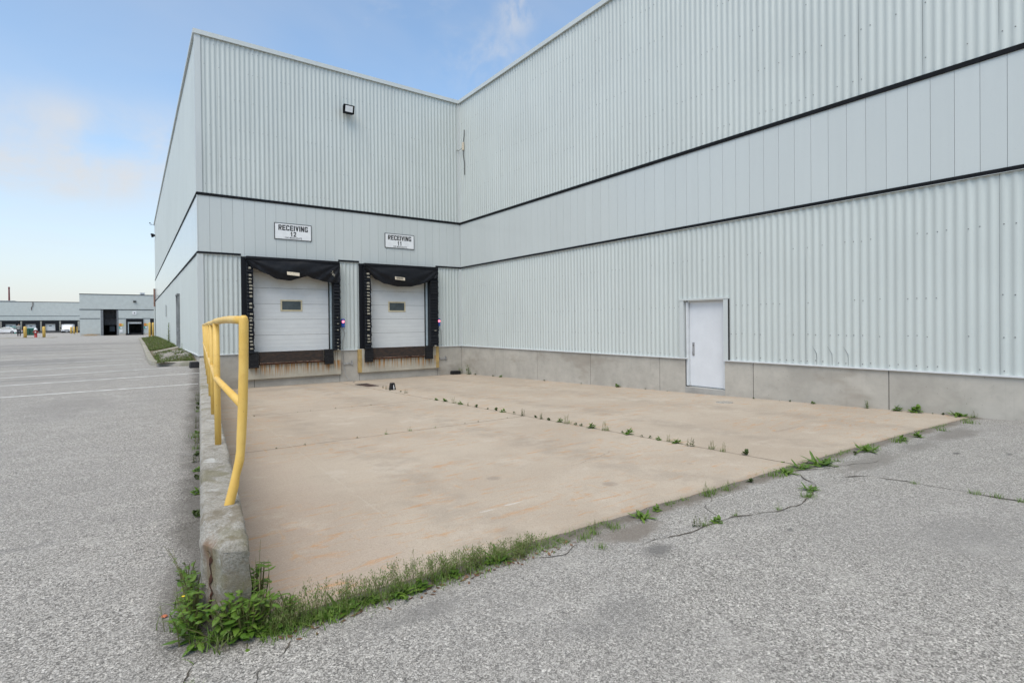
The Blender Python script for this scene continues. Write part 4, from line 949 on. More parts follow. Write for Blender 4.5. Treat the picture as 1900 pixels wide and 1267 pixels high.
# grassy strip along the near edge of the apron
q = random.Random(11); gs = MB()
def hgt(x): return .35 + .65*max(0, mn.noise((x*3.2, 1, 7))+.45)
for i in range(2700):
    x = -10.78 + 2.05*q.random()**1.25; fade = 1 - .55*sm((x+10.2)/1.4); y = -16.45 + q.gauss(0,.05)
    if mn.noise((x*4, 3, 3)) < -.16 - .1*fade and x > -10.5: continue
    blade(gs, (x, y, gh(x,y)-.005), (.032+.055*hgt(x))*fade*q.uniform(.5,1.15), q.uniform(0,6.28), q.uniform(.25,1.3), .0055*q.uniform(.6,1.4), 0, 3)
for i in range(1500):
    x = -9.2 + 9*q.random()
    if mn.noise((x*1.7, 8, 3)) + .35*mn.noise((x*6, 8, 5)) < .02: continue
    y = edge(x) - .045 + q.gauss(0,.022); blade(gs, (x, y, gh(x,y)-.004), q.uniform(.018,.06), q.uniform(0,6.28), q.uniform(.3,1.4), .006*q.uniform(.6,1.3), 0, 2)
for i in range(420):
    x = -10.72 + 1.75*q.random()**1.2; fade = 1 - .4*sm((x+10.0)/1.2); y = -16.43 + q.gauss(0,.05)
    b = Vector((x, y, gh(x,y))); az = q.uniform(0,6.28); hh = (.055+.115*hgt(x))*fade*q.uniform(.5,1.2); le = q.uniform(.05,.6)
    e = b + Vector((math.cos(az)*hh*le, math.sin(az)*hh*le, hh)); mid = b.lerp(e,.5) + Vector((0,0,hh*.05))
    gs.tube([b, mid, e], [.0013,.0011,.0006], 3, 1, False)
    for k in range(9):
        t = .42 + .58*k/9; p = b.lerp(mid, t*2) if t < .5 else mid.lerp(e, t*2-1); a2 = k*2.4+q.random(); bl_ = .045*(1.25-t)*q.uniform(.6,1.2)
        p2 = p + Vector((math.cos(a2)*bl_, math.sin(a2)*bl_, bl_*q.uniform(.4,1.1)))
        gs.add([p, p+Vector((.0009,0,0)), p2], [(0,1,2)], 1)
        for j in range(3):
            c = p.lerp(p2, .45+.28*j); r_ = q.uniform(.0028,.0048)
            gs.add([c+Vector((r_*q.uniform(-1,1), r_*q.uniform(-1,1), -r_)), c+Vector((r_*q.uniform(-1,1), r_*q.uniform(-1,1), r_*.3)), c+Vector((q.uniform(-1,1)*r_, q.uniform(-1,1)*r_, r_*1.9))], [(0,1,2)], 2 if q.random() < .6 else 0)
tag(gs.build('grass', MATS, fix=False), 'straggling grass gone to seed along the near edge of the tan apron', kind='stuff')
for i in range(16):
    x = -10.55 + .095*i + q.uniform(-.04,.04); y = -16.46 + q.uniform(-.05,.03)
    plant(q.choice(['dan','rosB','rosA','sprB','tufB','dry']), x, y, gh(x,y), q.uniform(.6,1.05), 'broad-leaved weed in the seeding grass along the near apron edge', 'weeds in the near grass strip')
DEAD = plain('dead_leaf_litter', (.15,.085,.05), .9, .5, 20)
lt = MB()
for i in range(90):
    x = -10.7 + 2.0*q.random(); y = -16.53 + q.gauss(0,.03); leaf(lt, (x, y, gh(x,y)+.006), q.uniform(0,6.28), q.uniform(-.1,.3), q.uniform(.02,.045), q.uniform(.01,.025), .1, 0, 2)
tag(lt.build('leaf_litter', DEAD, fix=False), 'brown dead leaves caught along the grass strip', kind='stuff')
# the two big weeds at the end of the kerb wall
def bush(seed, n, cx, cy, rx, ry, hmax, ln, name, label, stems, tall, dirs):
    q = random.Random(seed); m = MB(); e = empty(name, (cx, cy, gh(cx,cy)), label, 'weed', 'leafy weeds at the end of the kerb wall'); st_ = MB()
    for i in range(n):
        x = cx + q.gauss(0,rx*.5); y = cy + q.gauss(0,ry*.5); hh = hmax*q.random()**1.6; az = math.atan2(y-cy, x-cx) + q.gauss(0,.8)
        z = gh(x,y)+hh; st_.tube([(cx+(x-cx)*.5, cy+(y-cy)*.5, gh(x,y)-.01), (x-(x-cx)*.2, y-(y-cy)*.2, z*.6), (x, y, z)], [.003,.0025,.0015], 4, 0, False)
        L_ = ln*q.uniform(.45,1.1); leaf(m, (x, y, z), az, q.uniform(-.1,.9), L_, L_*q.uniform(.42,.75), q.uniform(.1,.6), 0, 5, q.random() < .4)
    for i in range(tall):
        x = cx + q.gauss(0,rx*.4); y = cy + q.gauss(0,ry*.3); hh = hmax*q.uniform(1.2,1.9); az = dirs + q.uniform(-.7,.7); le = q.uniform(.1,.45); pts = []
        for k in range(8): t = k/7; pts.append(Vector((x+math.cos(az)*hh*le*t*t, y+math.sin(az)*hh*le*t*t, gh(x,y)+hh*t)))
        st_.tube(pts, [.0022*(1-.7*k/7) for k in range(8)], 4, 0, False)
        for k in range(13):
            t = (k+1)/13; p = pts[min(6,int(t*7))]; leaf(m, p, k*2.4, q.uniform(.1,.7), .05*(1.25-t), .022*(1.2-t), .3, 0, 3)
    for i in range(60):
        x = cx + q.gauss(0,rx*.55); y = cy + q.gauss(0,ry*.55); blade(m, (x, y, gh(x,y)-.01), q.uniform(.05,.16), q.uniform(0,6.28), q.uniform(.3,1.2), .008, 0, 3)
    m.build('foliage', LEAF, e, fix=False); st_.build('stem', STEMM, e); return e
b1 = bush(21, 150, -11.05, -16.10, .045, .24, .21, .055, 'leafy_weed', 'bushy bright green weed on the lot side of the kerb wall end', 1, 6, 2.6)
fm = MB()
for k in range(7): leaf(fm, (-11.09,-16.26,.205), k*.9, .7, .012, .007, .2, 0, 2)
fm.build('flower', plain('yellow_petals', (.75,.55,.02), .5, .1), b1)
bush(22, 250, -10.82, -16.37, .15, .09, .18, .062, 'leafy_weed', 'broad green weed heaped against the apron side of the kerb wall end', 1, 5, 1.2)
bush(23, 60, -10.735, -16.16, .05, .07, .30, .06, 'leafy_weed', 'upright dark green weed climbing the right side of the kerb wall end', 1, 1, 1.2)
for i in range(26):
    y = -15.9 + i*.36 + random.uniform(-.12,.12); x = -10.985 + (y+15.98)*.0882 - .035
    if mn.noise((y*1.3, 2, 2)) > -.12: plant(random.choice(['rosA','rosB','sprB','tufB','tufA']), x, y, gh(x,y), random.uniform(.7,1.3), 'weed at the foot of the kerb wall on the car park side', 'weeds along the kerb wall')
plant('spi', -9.85, 15.5, zisl(-9.85,15.5), 11, 'tall thin weed growing against the left wall on the grass island', 'tall weeds on the island')
plant('spi', -9.72, 3.9, zisl(-9.72,3.9), 3.2, 'bushy weed by the left wall near the end of the island', 'tall weeds on the island')
for x, y, s_, k in ((-10.90,-16.37,1.7,'sprA'),(-10.84,-16.40,1.5,'sprA'),(-10.76,-16.42,1.4,'tufB'),(-10.68,-16.40,.8,'dan'),(-10.98,-16.38,1.4,'tufA'),(-11.08,-16.3,1.6,'sprA'),(-11.10,-16.15,1.5,'tufB'),(-11.04,-15.85,1.6,'sprA'),(-11.03,-15.6,1.3,'sprB'),(-10.62,-16.38,1.5,'sprA'),(-10.95,-16.42,1.2,'dry')): plant(k, x, y, gh(x,y), s_, 'weed tangled among the leafy growth at the end of the kerb wall', 'small weeds at the kerb wall end')
m = MB()
for k in range(8): leaf(m, (-11.16,-15.98,.012), k*.8, .5, .02, .016, .8, 0, 3)
tag(m.build('litter', plain('orange_scrap', (.5,.16,.08), .6, .2)), 'small orange scrap lying on the asphalt by the leafy weed', 'litter')

# ------------------------------------------------------------------ far yard
def bollard(x, y, h, r_, label, group):
    e = empty('bollard', (x, y, zlot(y)), label, 'bollard', group); m = MB(); z = zlot(y)
    m.tube([(x,y,z-.05),(x,y,z+h-r_*.5),(x,y,z+h-r_*.15),(x,y,z+h)], [r_,r_,r_*.8,r_*.3], 16); m.build('pipe', BOLL, e, smooth=True)
    m = MB(); m.tube([(x,y,z-.05),(x,y,z+.05)], r_*1.5, 16); m.build('footing', KERBM, e); return e
bollard(-21.33,62.5,1.32,.15,'yellow bollard to the left of the red hydrant','bollards beside the hydrant')
bollard(-19.65,62.0,1.30,.14,'yellow bollard to the right of the red hydrant','bollards beside the hydrant')
bollard(-9.92,43.9,1.56,.10,'yellow bollard at the left wall end, the left one of the touching pair','bollards at the far corner of the left wall')
bollard(-9.62,44.6,1.56,.10,'yellow bollard at the left wall end, the right one of the touching pair','bollards at the far corner of the left wall')
bollard(-20.9,112.2,1.3,.15,'yellow bollard by the stair rail, left of the leaning pair by the white van','bollards by the white van')
bollard(-20.2,108.5,1.3,.15,'yellow bollard nearest the stair rail beside the white van','bollards by the white van')
m = MB(); zt = .45
for x, y in ((-20.0,112),(-20.4,118),(-20.7,123)): m.tube([(x,y,zt),(x,y,zt+1.3)], .06, 8)
m.tube([(-20.0,112,zt+1.3),(-20.7,123,zt+1.3)], .06, 8); m.tube([(-20.0,112,zt+.7),(-20.7,123,zt+.7)], .05, 8)
tag(m.build('handrail', BOLL), 'yellow pipe handrail beside the far dock building', 'handrail')
# hydrant
x, y, z = -20.28, 61.2, .45
hy = empty('fire_hydrant', (x,y,z), 'red fire hydrant with a white cap between two yellow bollards', 'hydrant')
m = MB(); m.tube([(x,y,z),(x,y,z+.06),(x,y,z+.07),(x,y,z+.80),(x,y,z+.82),(x,y,z+.86)], [.17,.17,.13,.135,.17,.17], 16); m.build('barrel', RED, hy, smooth=True)
m = MB(); m.tube([(x,y,z+.86),(x,y,z+.98),(x,y,z+1.08),(x,y,z+1.12),(x,y,z+1.17)], [.165,.16,.11,.05,.04], 16); m.build('cap', WHITE, hy, smooth=True)
for d in ((-1,0),(1,0),(0,-1)):
    m = MB(); m.tube([(x+d[0]*.1,y+d[1]*.1,z+.66),(x+d[0]*.24,y+d[1]*.24,z+.66)], .07, 12); m.build('outlet', RED if d[1] == 0 else WHITE, hy)
# low island carrying hydrant and bollards
m = MB(); m.box(-23.5,-18.6,60.4,63.4,.42,.50); tag(m.build('kerb', KERBM, bevel=.03), 'flat concrete pad under the hydrant', kind='structure')
# green box
x, y, z = -24.5, 93, .45
gbx = empty('utility_box', (x,y,z), 'dark green utility box behind the hydrant', 'utility box')
m = MB(); m.box(x-.62,x+.62,y-.5,y+.5,z,z+1.05); m.build('cabinet', GREEN, gbx, bevel=.02)
m = MB(); m.box(x-.66,x+.66,y-.54,y+.54,z+1.05,z+1.12); m.build('lid', TEAL, gbx, bevel=.01)
m = MB(); m.box(x-.02,x+.02,y-.53,y-.50,z+.1,z+1.0); m.box(x+.08,x+.14,y-.54,y-.5,z+.5,z+.62); m.build('door_latch', BLACK, gbx)

# person walking away
def skin_mesh(name, joints, edges, mat, parent, sub=2):
    me = bpy.data.meshes.new(name); me.from_pydata([j[:3] for j in joints], edges, [])
    o = bpy.data.objects.new(name, me); COL.objects.link(o); o.modifiers.new('skin', 'SKIN')
    if not me.skin_vertices: bpy.context.view_layer.update()
    for v, j in zip(me.skin_vertices[0].data, joints): v.radius = (j[3], j[4] if len(j) > 4 else j[3])
    me.skin_vertices[0].data[0].use_root = True
    sb = o.modifiers.new('sub', 'SUBSURF'); sb.levels = sub; sb.render_levels = sub
    dg = bpy.context.evaluated_depsgraph_get(); m2 = bpy.data.meshes.new_from_object(o.evaluated_get(dg)); bpy.data.objects.remove(o)
    m2.materials.clear(); m2.materials.append(mat); m2.polygons.foreach_set('use_smooth', [True]*len(m2.polygons))
    q = bpy.data.objects.new(name, m2); COL.objects.link(q); q.parent = parent; return q
pe = empty('person', (-23.72,77,.45), 'person in a grey hoodie and black trousers walking away across the yard', 'person')
J = [(0,0,.98,.13,.11),(0,-.01,1.2,.14,.11),(0,0,1.42,.12,.1),(0,0,1.5,.055),(0,-.01,1.58,.075,.09),(0,-.01,1.68,.08,.095),
     (-.19,0,1.43,.055),(-.26,.02,1.16,.042),(-.24,-.06,.93,.03),(.19,0,1.43,.055),(.27,.03,1.17,.042),(.24,-.08,.96,.03),
     (-.1,0,.92,.09),(-.12,-.05,.5,.06),(-.12,.14,.10,.042),(.1,0,.92,.09),(.12,-.06,.5,.06),(.11,-.03,.08,.042),
     (-.12,.0,.05,.035),(.11,-.17,.04,.035)]
Eg = [(0,1),(1,2),(2,3),(3,4),(4,5),(2,6),(6,7),(7,8),(2,9),(9,10),(10,11),(0,12),(12,13),(13,14),(0,15),(15,16),(16,17),(14,18),(17,19)]
for hand, sx in ((8,-1),(11,1)):
    hx, hy_, hz = J[hand][:3]; J.append((hx, hy_-.01, hz-.07, .032, .02)); palm = len(J)-1; Eg.append((hand, palm))
    for f in range(4):
        J.append((hx+.0, hy_-.035+.018*f, hz-.13, .010)); J.append((hx-sx*.012, hy_-.035+.018*f, hz-.165+.006*abs(f-1), .008)); Eg += [(palm, len(J)-2), (len(J)-2, len(J)-1)]
    J.append((hx-sx*.01, hy_-.06, hz-.09, .011)); J.append((hx-sx*.015, hy_-.07, hz-.12, .009)); Eg += [(palm, len(J)-2), (len(J)-2, len(J)-1)]
skin_mesh('body', J, Eg, SKIN, pe, 1)
K = [(0,0,.86,.175,.15),(0,-.01,1.2,.165,.135),(0,0,1.42,.145,.12),(0,.02,1.5,.085,.09),(-.2,0,1.43,.075),(-.265,.02,1.16,.062),(-.245,-.05,.98,.05),(.2,0,1.43,.075),(.275,.03,1.17,.062),(.245,-.07,1.0,.05)]
skin_mesh('hoodie', K, [(0,1),(1,2),(2,3),(2,4),(4,5),(5,6),(2,7),(7,8),(8,9)], FABG, pe)
K = [(0,0,.97,.14,.125),(-.1,0,.90,.105),(-.12,-.05,.5,.078),(-.12,.12,.13,.065),(.1,0,.90,.105),(.12,-.06,.5,.078),(.11,-.03,.11,.065)]
skin_mesh('trousers', K, [(0,1),(1,2),(2,3),(0,4),(4,5),(5,6)], FABD, pe)
skin_mesh('hair', [(0,.02,1.62,.085,.085),(0,.0,1.71,.088,.10),(0,-.05,1.73,.06)], [(0,1),(1,2)], HAIR, pe)
for s in (-1,1):
    m = MB(); m.tube([(s*.12,.17 if s < 0 else 0,.035),(s*.12,.0 if s < 0 else -.18,.03)], [.05,.038], 8)
    sh_ = m.build('shoe', BLACK, None, smooth=True); sh_.parent = pe
m = MB(); m.box(-.03,.03,-.11,-.085,1.60,1.66); fa = m.build('nose', SKIN, None); fa.parent = pe
pe.rotation_euler = (0,0,R(180))

# vehicles ----------------------------------------------------------
def wheel(parent, x, y, z, r_, w, axis):
    d = Vector((w/2,0,0)) if axis == 'x' else Vector((0,w/2,0)); c = Vector((x,y,z))
    m = MB(); m.tube([c-d, c-d*.8, c+d*.8, c+d], [r_*.9, r_, r_, r_*.9], 18); wl = m.build('wheel', TYRE, parent)
    m = MB(); m.tube([c-d*1.04, c+d*1.04], r_*.58, 14); m.build('rim', STEEL, wl); return wl
def loft(m, secs, mi=0):                  # secs: (y, [(x,z)...]) closed rings along y
    n = len(secs[0][1]); vs = [(x,y,z) for y, r_ in secs for x, z in r_]; fs = []
    for i in range(len(secs)-1):
        for k in range(n): fs.append((i*n+k, i*n+(k+1)%n, (i+1)*n+(k+1)%n, (i+1)*n+k))
    fs.append(tuple(range(n))); fs.append(tuple((len(secs)-1)*n+k for k in range(n))[::-1]); m.add(vs, fs, mi)
def ring(w0, w1, z0, z1): return [(-w0,z0),(w0,z0),(w0*1.02,z0+(z1-z0)*.45),(w1,z1-.06),(w1-.07,z1),(-w1+.07,z1),(-w1,z1-.06),(-w0*1.02,z0+(z1-z0)*.45)]
van = empty('box_van', (-23.08,132,.45), 'white box van facing the yard at the far dock doors', 'van')
def vput(m, name, mat, par=van, **k):
    m.v = [(p[0]-23.08, p[1]+132, p[2]+.45) for p in m.v]; return m.build(name, mat, par, **k)
m = MB(); loft(m, [(0,ring(.86,.80,.32,.78)),(.15,ring(.92,.86,.26,.92)),(.9,ring(.94,.88,.24,1.0)),(1.35,ring(.94,.78,.24,1.62)),(2.3,ring(.94,.80,.24,1.70))]); vput(m, 'body', WHITE, bevel=.02)
m = MB(); loft(m, [(1.55,ring(.98,.98,.55,1.90)),(5.4,ring(.98,.98,.55,1.92))]); vput(m, 'cargo_box', WHITE, bevel=.02)
m = MB(); m.hexa([(-.72,.93,1.02),(.72,.93,1.02),(.72,.96,1.02),(-.72,.96,1.02)],[(-.64,1.26,1.48),(.64,1.26,1.48),(.64,1.3,1.48),(-.64,1.3,1.48)]); vput(m, 'windscreen', GLASS)
m = MB(); m.box(-.40,.40,-.02,.03,.55,.70); vput(m, 'grille', BLACK)
m = MB(); m.box(-.90,.90,-.08,.10,.24,.42); vput(m, 'bumper', BLACK, bevel=.02)
m = MB(); m.box(-.15,.15,-.095,-.08,.28,.38); vput(m, 'number_plate', WHITE)
for s in (-1,1):
    m = MB(); m.box(s*.68-.13,s*.68+.13,-.01,.08,.52,.70); vput(m, 'headlight', STEEL, bevel=.02)
    m = MB(); m.box(s*1.08-.1,s*1.08+.1,1.0,1.08,.95,1.25); m.box(min(s*.9,s*1.0),max(s*.9,s*1.0),1.02,1.06,1.05,1.1); vput(m, 'mirror', BLACK)
    for yy in (.75,4.3):
        wheel(van, -23.08+s*.84, 132+yy, .45+.31, .31, .22, 'x')
def car(loc, rz, paint, label):
    e = empty('parked_car', loc, label, 'car', 'cars parked at the far docks')
    def put(m, name, mat, par=None, **k):
        o = m.build(name, mat, None, **k); o.parent = par or e; return o
    prof = [(-2.15,.38),(-2.2,.62),(-2.12,.86),(-1.55,.93),(-.95,1.30),(-.2,1.40),(.45,1.36),(1.15,.95),(1.95,.80),(2.2,.62),(2.2,.34),(1.6,.24),(-1.7,.24)]
    m = MB(); nn = len(prof); L = []
    for s, w in ((-1,.86),(-1,.80),(1,.80),(1,.86)):
        pass
    rings_ = []
    for f in (-1,-.86,.86,1):
        rings_.append([(x, f*(.86 if z < .95 else .86-.22*(z-.95)/.45), z*(1 if abs(f) < .9 else .985)) for x, z in prof])
    vs = [p for r_ in rings_ for p in r_]; fs = []
    for i in range(3):
        for k in range(nn): fs.append((i*nn+k, i*nn+(k+1)%nn, (i+1)*nn+(k+1)%nn, (i+1)*nn+k))
    fs += [tuple(range(nn)), tuple(range(3*nn, 4*nn))[::-1]]; m.add(vs, fs); put(m, 'body', paint, bevel=.03)
    for s in (-1,1):
        m = MB(); m.hexa([(-1.4,s*.862,.96),(1.0,s*.862,.96),(1.0,s*.85,.96),(-1.4,s*.85,.96)],[(-.85,s*.70,1.29),(.35,s*.70,1.29),(.35,s*.66,1.29),(-.85,s*.66,1.29)]); put(m, 'side_window', GLASS)
        for x in (-1.35,1.35):
            c = Vector((x, s*.80, .31)); m = MB(); m.tube([c-Vector((0,.1,0)), c+Vector((0,.1,0))], .31, 18); wl = put(m, 'wheel', TYRE)
            m = MB(); m.tube([c-Vector((0,.105,0)), c+Vector((0,.105,0))], .19, 14); put(m, 'rim', STEEL, wl)
        m = MB(); m.box(-2.23,-2.08,s*.66-.17,s*.66+.17,.70,.84); put(m, 'tail_light', TAIL, bevel=.02)
        m = MB(); m.box(2.12,2.23,s*.62-.16,s*.62+.16,.60,.72); put(m, 'headlight', STEEL, bevel=.02)
    m = MB(); m.hexa([(-1.66,-.68,.94),(-1.66,.68,.94),(-1.6,.68,.94),(-1.6,-.68,.94)],[(-1.02,-.58,1.28),(-1.02,.58,1.28),(-.98,.58,1.28),(-.98,-.58,1.28)]); put(m, 'rear_window', GLASS)
    e.rotation_euler = (0,0,rz); return e
car((-32.55,132,.45), R(155), WHITE, 'white car parked with its tail light towards the yard at the far docks')
car((-36.0,130,.45), R(160), MAROON, 'maroon car at the left edge of the photo beside the white car')
x, y = -31.9, 136.5
m = MB(); m.hexa([(x-.7,y-.5,.5),(x+.7,y-.5,.5),(x+.7,y+.5,.5),(x-.7,y+.5,.5)],[(x-.85,y-.6,1.8),(x+.85,y-.6,1.8),(x+.85,y+.6,1.9),(x-.85,y+.6,1.9)]); m.box(x-.88,x+.88,y-.64,y+.64,1.85,1.95)
tag(m.build('waste_bin', TEAL, bevel=.03), 'teal waste bin behind the white car', 'bin')

# far buildings -----------------------------------------------------
mb_ = empty('loading_building', (-17.05,72,.45), 'pale grey loading building with a tall open bay and a half open dock', 'building', 'loading buildings across the yard')
def mput(bx, name, mat, par=mb_, bevel=0):
    m = MB()
    for b in bx: m.box(*b)
    return m.build(name, mat, par, bevel=bevel)
Y = 72
mput([(-17.05,8,Y,Y+30,4.04,6.06),(-17.05,-14.83,Y,Y+30,.45,4.0),(-12.88,-12.04,Y,Y+.3,.72,4.0),(-12.04,8,Y,Y+30,2.77,4.0),(-10.06,-9.26,Y,Y+.3,.72,2.77),(-7.2,8,Y,Y+30,.45,2.77)], 'wall', FARW)
mput([(-17.07,8,Y-.04,Y+30,6.061,6.14)], 'roof_edge', BLACK)
mput([(-17.07,-14.83,Y-.04,Y+.1,3.98,4.06),(-14.83,-12.88,Y-.04,Y+.1,3.98,4.06),(-12.88,8,Y-.04,Y+.1,3.98,4.06)], 'black_band', BLACK)
mput([(-17.07,-14.9,Y-.04,Y+.1,2.76,2.81),(-12.88,-12.08,Y-.04,Y+.1,2.76,2.81),(-10.06,-9.26,Y-.04,Y+.1,2.76,2.81)], 'lower_band', BLACK)
for b in ((-16.95,-14.9,Y-.03,Y+.2,.40,.72),(-12.88,-12.1,Y-.03,Y+.2,.40,.71),(-10.06,-9.3,Y-.03,Y+.2,.40,.71)): mput([b], 'foundation', FOUND)
mput([(-14.83,-12.88,Y+5,Y+5.1,.4,4.0),(-14.83,-12.0,Y+.2,Y+5,.38,.46),(-12.04,-10.1,Y+4,Y+4.1,.4,2.8),(-9.26,-7.2,Y+.2,Y+.3,.4,2.8),(-12.05,-10.0,Y+.1,Y+4,.3,.7)], 'interior', INT)
mput([(-14.83,-14.55,Y-.02,Y+.4,.45,3.97),(-13.08,-12.90,Y-.02,Y+.4,.45,3.97)], 'bay_jamb', plain('dark_grey_post', (.16,.17,.18), .7, .2))  # jamb posts in one even dark grey
mput([(-14.5,-13.1,Y+1.6,Y+1.7,2.9,3.9)], 'bay_curtain', plain('dark_grey_curtain', (.07,.07,.075), .8, .3))
mput([(-14.5,-13.1,Y+2,Y+2.1,1.9,2.9)], 'bay_curtain', plain('grey_curtain', (.12,.12,.125), .8, .3))
mput([(-13.95,-13.35,Y+2.5,Y+2.6,1.0,1.75)], 'inner_panel', plain('inner_grey_panel', (.16,.18,.20), .7, .1))
mput([(-12.04,-11.78,Y-.12,Y+.2,.45,2.76),(-10.28,-10.06,Y-.12,Y+.2,.45,2.76),(-11.78,-10.28,Y-.12,Y+.2,2.32,2.76)], 'dock_shelter', VINYL)
mput([(-11.78,-10.28,Y+.02,Y+.1,2.06,2.30)], 'half_open_door', WHITE)
mput([(-11.83,-11.74,Y-.14,Y-.10,.7,2.3)], 'door_post', JAMB)
mput([(-16.6,-15.2,Y-.9,Y-.3,.47,.62),(-16.3,-15.6,Y-.7,Y-.2,.62,.70)], 'timber_ramp', WOODP)
v = empty('roof_vent', (-10.1,73,6.14), 'white vent box on the roof of the loading building', 'roof vent'); mput([(-10.4,-9.8,73,73.6,6.14,6.5)], 'hood', WHITE, v); mput([(-10.3,-9.9,72.99,73,6.22,6.42)], 'grille', STEEL, v)
l3 = empty('floodlight', (-11.0,72,5.2), 'dark twin floodlight on the front of the loading building', 'floodlight', 'wall floodlights'); mput([(-11.18,-11.03,71.8,72,5.06,5.28),(-10.99,-10.86,71.8,72,5.06,5.28),(-11.05,-10.97,71.9,72,5.1,5.2)], 'housing', BLACK, l3); mput([(-11.15,-11.06,71.79,71.8,5.09,5.25),(-10.96,-10.89,71.79,71.8,5.09,5.25)], 'lens', GLASS, l3)
s3 = empty('dock_sign', (-11.07,72,3.55), 'square white sign with a dark mark above the half open dock', 'sign'); mput([(-11.30,-10.84,71.94,72,3.33,3.77)], 'panel', WHITE, s3)
m = MB(); m.tube([(-11.06,71.93,3.55),(-11.06,71.94,3.55)], .09, 14); m.build('mark', plain('dark_grey_mark', (.15,.15,.16), .6), s3)
for x, a_ in ((-12.82,'left of the half open dock'),(-9.98,'right of the half open dock')):
    n1 = empty('safety_notice', (x,71.95,1.75), f'orange and yellow notice board {a_}', 'notice', 'orange notices'); mput([(x,x+.28,71.95,71.99,1.72,2.10)], 'orange_half', plain('orange_notice', (.62,.24,.05), .6), n1); mput([(x+.28,x+.48,71.95,71.99,1.75,2.05)], 'yellow_half', plain('yellow_notice', (.60,.50,.12), .6), n1)
    n2 = empty('safety_notice', (x,71.95,1.4), f'green and white notice {a_}', 'notice', 'green notices'); mput([(x,x+.22,71.95,71.99,1.36,1.68)], 'green_half', TEAL, n2); mput([(x+.12,x+.34,71.93,71.949,1.44,1.62)], 'white_half', WHITE, n2)
n3 = mput([(-12.76,-12.43,71.94,71.98,.86,1.3)], 'paper_notice', WHITE, None); tag(n3, 'white sheet notice low on the pier beside the tall open bay', 'notice')
# long dock building at the far left
lb = empty('dock_building', (-21.4,139,.45), 'long low grey dock building with a row of black dock shelters', 'building', 'loading buildings across the yard')
Y = 139
mput([(-70,-10,Y,Y+40,3.30,7.42),(-70,-10,Y+.9,Y+40,.45,3.3)], 'wall', FARW, lb); mput([(-70,-10,Y-.04,Y+40,7.421,7.52)], 'roof_edge', BLACK, lb)
mput([(-70,-10,Y-.05,Y+.1,4.28,4.36)], 'dark_band', plain('dark_grey_band', (.12,.13,.13), .6), lb)
mput([(-70,-10,Y-.1,Y+.9,.40,.95)], 'foundation', plain('dark_dock_base', (.09,.09,.09), .8), lb)
k = -34.25 - 3.35*3
while k < -22:
    x0, x1 = k, k+2.85
    sh = mput([(x0,x0+.55,Y-.25,Y+.3,.95,3.28),(x1-.55,x1,Y-.25,Y+.3,.95,3.28),(x0+.55,x1-.55,Y-.25,Y+.3,2.52,3.28)], 'dock_shelter', VINYL, lb)
    dr_ = mput([(x0+.55,x1-.55,Y+.1,Y+.2,1.0,2.52)], 'dock_door', DOORP, lb); mput([(x0+1.2,x1-1.2,Y+.07,Y+.1,1.95,2.12)], 'window', GLASS, dr_)
    mput([(x1+.1,x1+.42,Y-.02,Y+.8,.95,3.1)], 'pier', plain('cream_pier', (.40,.39,.34), .7), lb)
    k += 3.28
m = MB(); m.tube([(-29.35,Y-.1,7.4),(-29.35,Y-.1,6.6),(-29.6,Y-.1,6.2),(-29.6,Y-.1,5.6)], .06, 6); m.build('wall_pipe', IRON, lb)
ru = empty('roof_unit', (-33.9,150,7.5), 'low grey roof box at the left edge of the far dock building', 'roof unit'); mput([(-38,-33.9,150,154,7.52,8.1)], 'casing', FARB, ru); mput([(-37,-35,149.96,150,7.6,8.0)], 'grille', STEEL, ru)
m = MB(); ch = empty('brick_chimney', (-45.85,230,.45), 'tall red brick chimney far behind the dock building', 'chimney')
m.tube([(-45.83,230,.4),(-45.83,230,15.2),(-45.83,230,15.25),(-45.83,230,15.8)], [.36,.21,.24,.24], 18); m.build('stack', BRICK, ch, smooth=False)
m = MB(); m.tube([(-45.83,230,15.8),(-45.83,230,15.9)], .26, 18); m.build('rim', BRICK, ch)

# ------------------------------------------------------------------ sky and light
SUN_EL, SUN_AZ = R(56), R(-128)                    # azimuth from +Y, clockwise positive
sd = Vector((math.sin(SUN_AZ)*math.cos(SUN_EL), math.cos(SUN_AZ)*math.cos(SUN_EL), math.sin(SUN_EL)))
w = bpy.data.worlds.new('World'); SC.world = w; w.use_nodes = True
t = NT.__new__(NT); t.t = w.node_tree
bg = w.node_tree.nodes['Background']
sky = t.n('ShaderNodeTexSky', sky_type='NISHITA', sun_disc=False); sky.sun_elevation = SUN_EL; sky.sun_rotation = SUN_AZ; sky.air_density = 1.; sky.dust_density = .6; sky.ozone_density = 1.6
tc = t.n('ShaderNodeTexCoord').outputs['Generated']; o = t.sep(tc)
zc_ = t.m('MAXIMUM', o[2], .0)
hz = t.rng(zc_, .0, .44, 1, 0, False); hz = t.m('POWER', hz, 1.8)
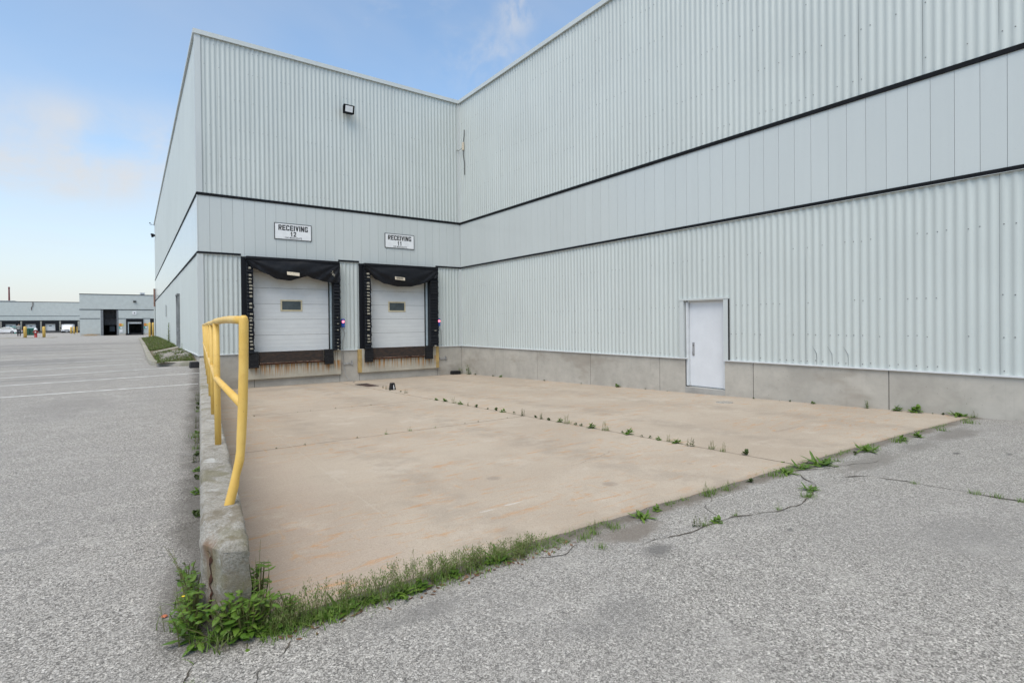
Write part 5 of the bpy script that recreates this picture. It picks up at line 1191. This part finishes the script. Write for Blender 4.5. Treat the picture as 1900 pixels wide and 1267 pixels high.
# project the direction on a cloud deck for the wisps
den = t.m('ADD', zc_, .12)
cv = t.n('ShaderNodeCombineXYZ'); t.set(cv.inputs[0], t.m('DIVIDE', o[0], den)); t.set(cv.inputs[1], t.m('DIVIDE', o[1], den))
c1 = t.noise(.62, 5, .52, t.vmul(cv.outputs[0], (1.0, 1.5, 1)), .5)
c2 = t.noise(2.6, 6, .6, cv.outputs[0], .3)
cl = t.m('MULTIPLY', t.rng(zc_, .07, .24), t.m('ADD', t.m('MULTIPLY', t.rng(c1, .40, .72), .30), t.m('MULTIPLY', t.m('MULTIPLY', t.rng(c2, .60, .78), .25), t.rng(zc_, .1, .4))))
def puff(d0, r0, r1, amp, sc, lo, hi, flat=1.):
    dt = t.n('ShaderNodeVectorMath', operation='SUBTRACT'); t.set(dt.inputs[0], tc); dt.inputs[1].default_value = d0
    v = t.vmul(dt.outputs[0], (1, 1, flat)); ln = t.n('ShaderNodeVectorMath', operation='LENGTH'); t.set(ln.inputs[0], v)
    return t.m('MULTIPLY', t.m('MULTIPLY', t.rng(ln.outputs['Value'], r0, r1, 1, 0), t.rng(t.noise(sc, 6, .62, tc, .4), lo, hi)), amp)
cl = t.m('ADD', cl, puff((.5132,.694,.505), .005, .050, .42, 18, .36, .58))
cl = t.m('ADD', cl, puff((.4925,.747,.4466), .01, .13, .38, 9, .38, .66, 1.6))
cl = t.m('ADD', cl, puff((-.0167,.9628,.2696), .03, .26, .55, 5, .34, .64, 3.0))
cl = t.m('ADD', cl, puff((-.0925,.9719,.2165), .02, .20, .45, 7, .36, .62, 3.5))
f = t.m('ADD', hz, cl, clamp=True)
veil = t.m('MULTIPLY', t.rng(zc_, .58, .80), .95)
f = t.m('MAXIMUM', f, veil)
blue = t.mix(1., t.mix(.10, sky.outputs[0], (2.2,2.2,2.2)), (.89,.985,.985), 'MULTIPLY')
white = t.mix(t.rng(zc_, .58, .8), (3.03,3.01,3.0), (4.3,4.25,4.1))
col = t.mix(f, blue, white)
t.set(bg.inputs[0], col); bg.inputs[1].default_value = .12
sl = bpy.data.lights.new('Sun', 'SUN'); sl.energy = 1.25; sl.angle = R(42); sl.color = (1,.95,.88)
so = bpy.data.objects.new('Sun', sl); COL.objects.link(so); so.rotation_euler = (-sd).to_track_quat('-Z','Y').to_euler()

# ------------------------------------------------------------------ camera
yaw, pitch, roll = .62355, -.0074768, -.0102363
f_ = Vector((math.sin(yaw)*math.cos(pitch), math.cos(yaw)*math.cos(pitch), math.sin(pitch)))
r0 = Vector((math.cos(yaw), -math.sin(yaw), 0)); u0 = r0.cross(f_)
rr = r0*math.cos(roll) + u0*math.sin(roll); uu = u0*math.cos(roll) - r0*math.sin(roll)
cam = bpy.data.cameras.new('Camera'); cam.sensor_width = 36; cam.lens = 978.09/1900*36; cam.shift_y = -26.19/1900; cam.clip_end = 2000; cam.clip_start = .05
co = bpy.data.objects.new('Camera', cam); COL.objects.link(co)
M = Matrix((rr, uu, -f_)).transposed().to_4x4(); M.translation = (-11.277,-19.35,1.55); co.matrix_world = M
SC.camera = co
SC.view_settings.view_transform = 'Standard'; SC.view_settings.look = 'None'; SC.view_settings.gamma = 1; SC.view_settings.use_curve_mapping = False
SC.view_settings.exposure = 1.05
SC.cycles.max_bounces = 6; SC.cycles.use_denoising = True
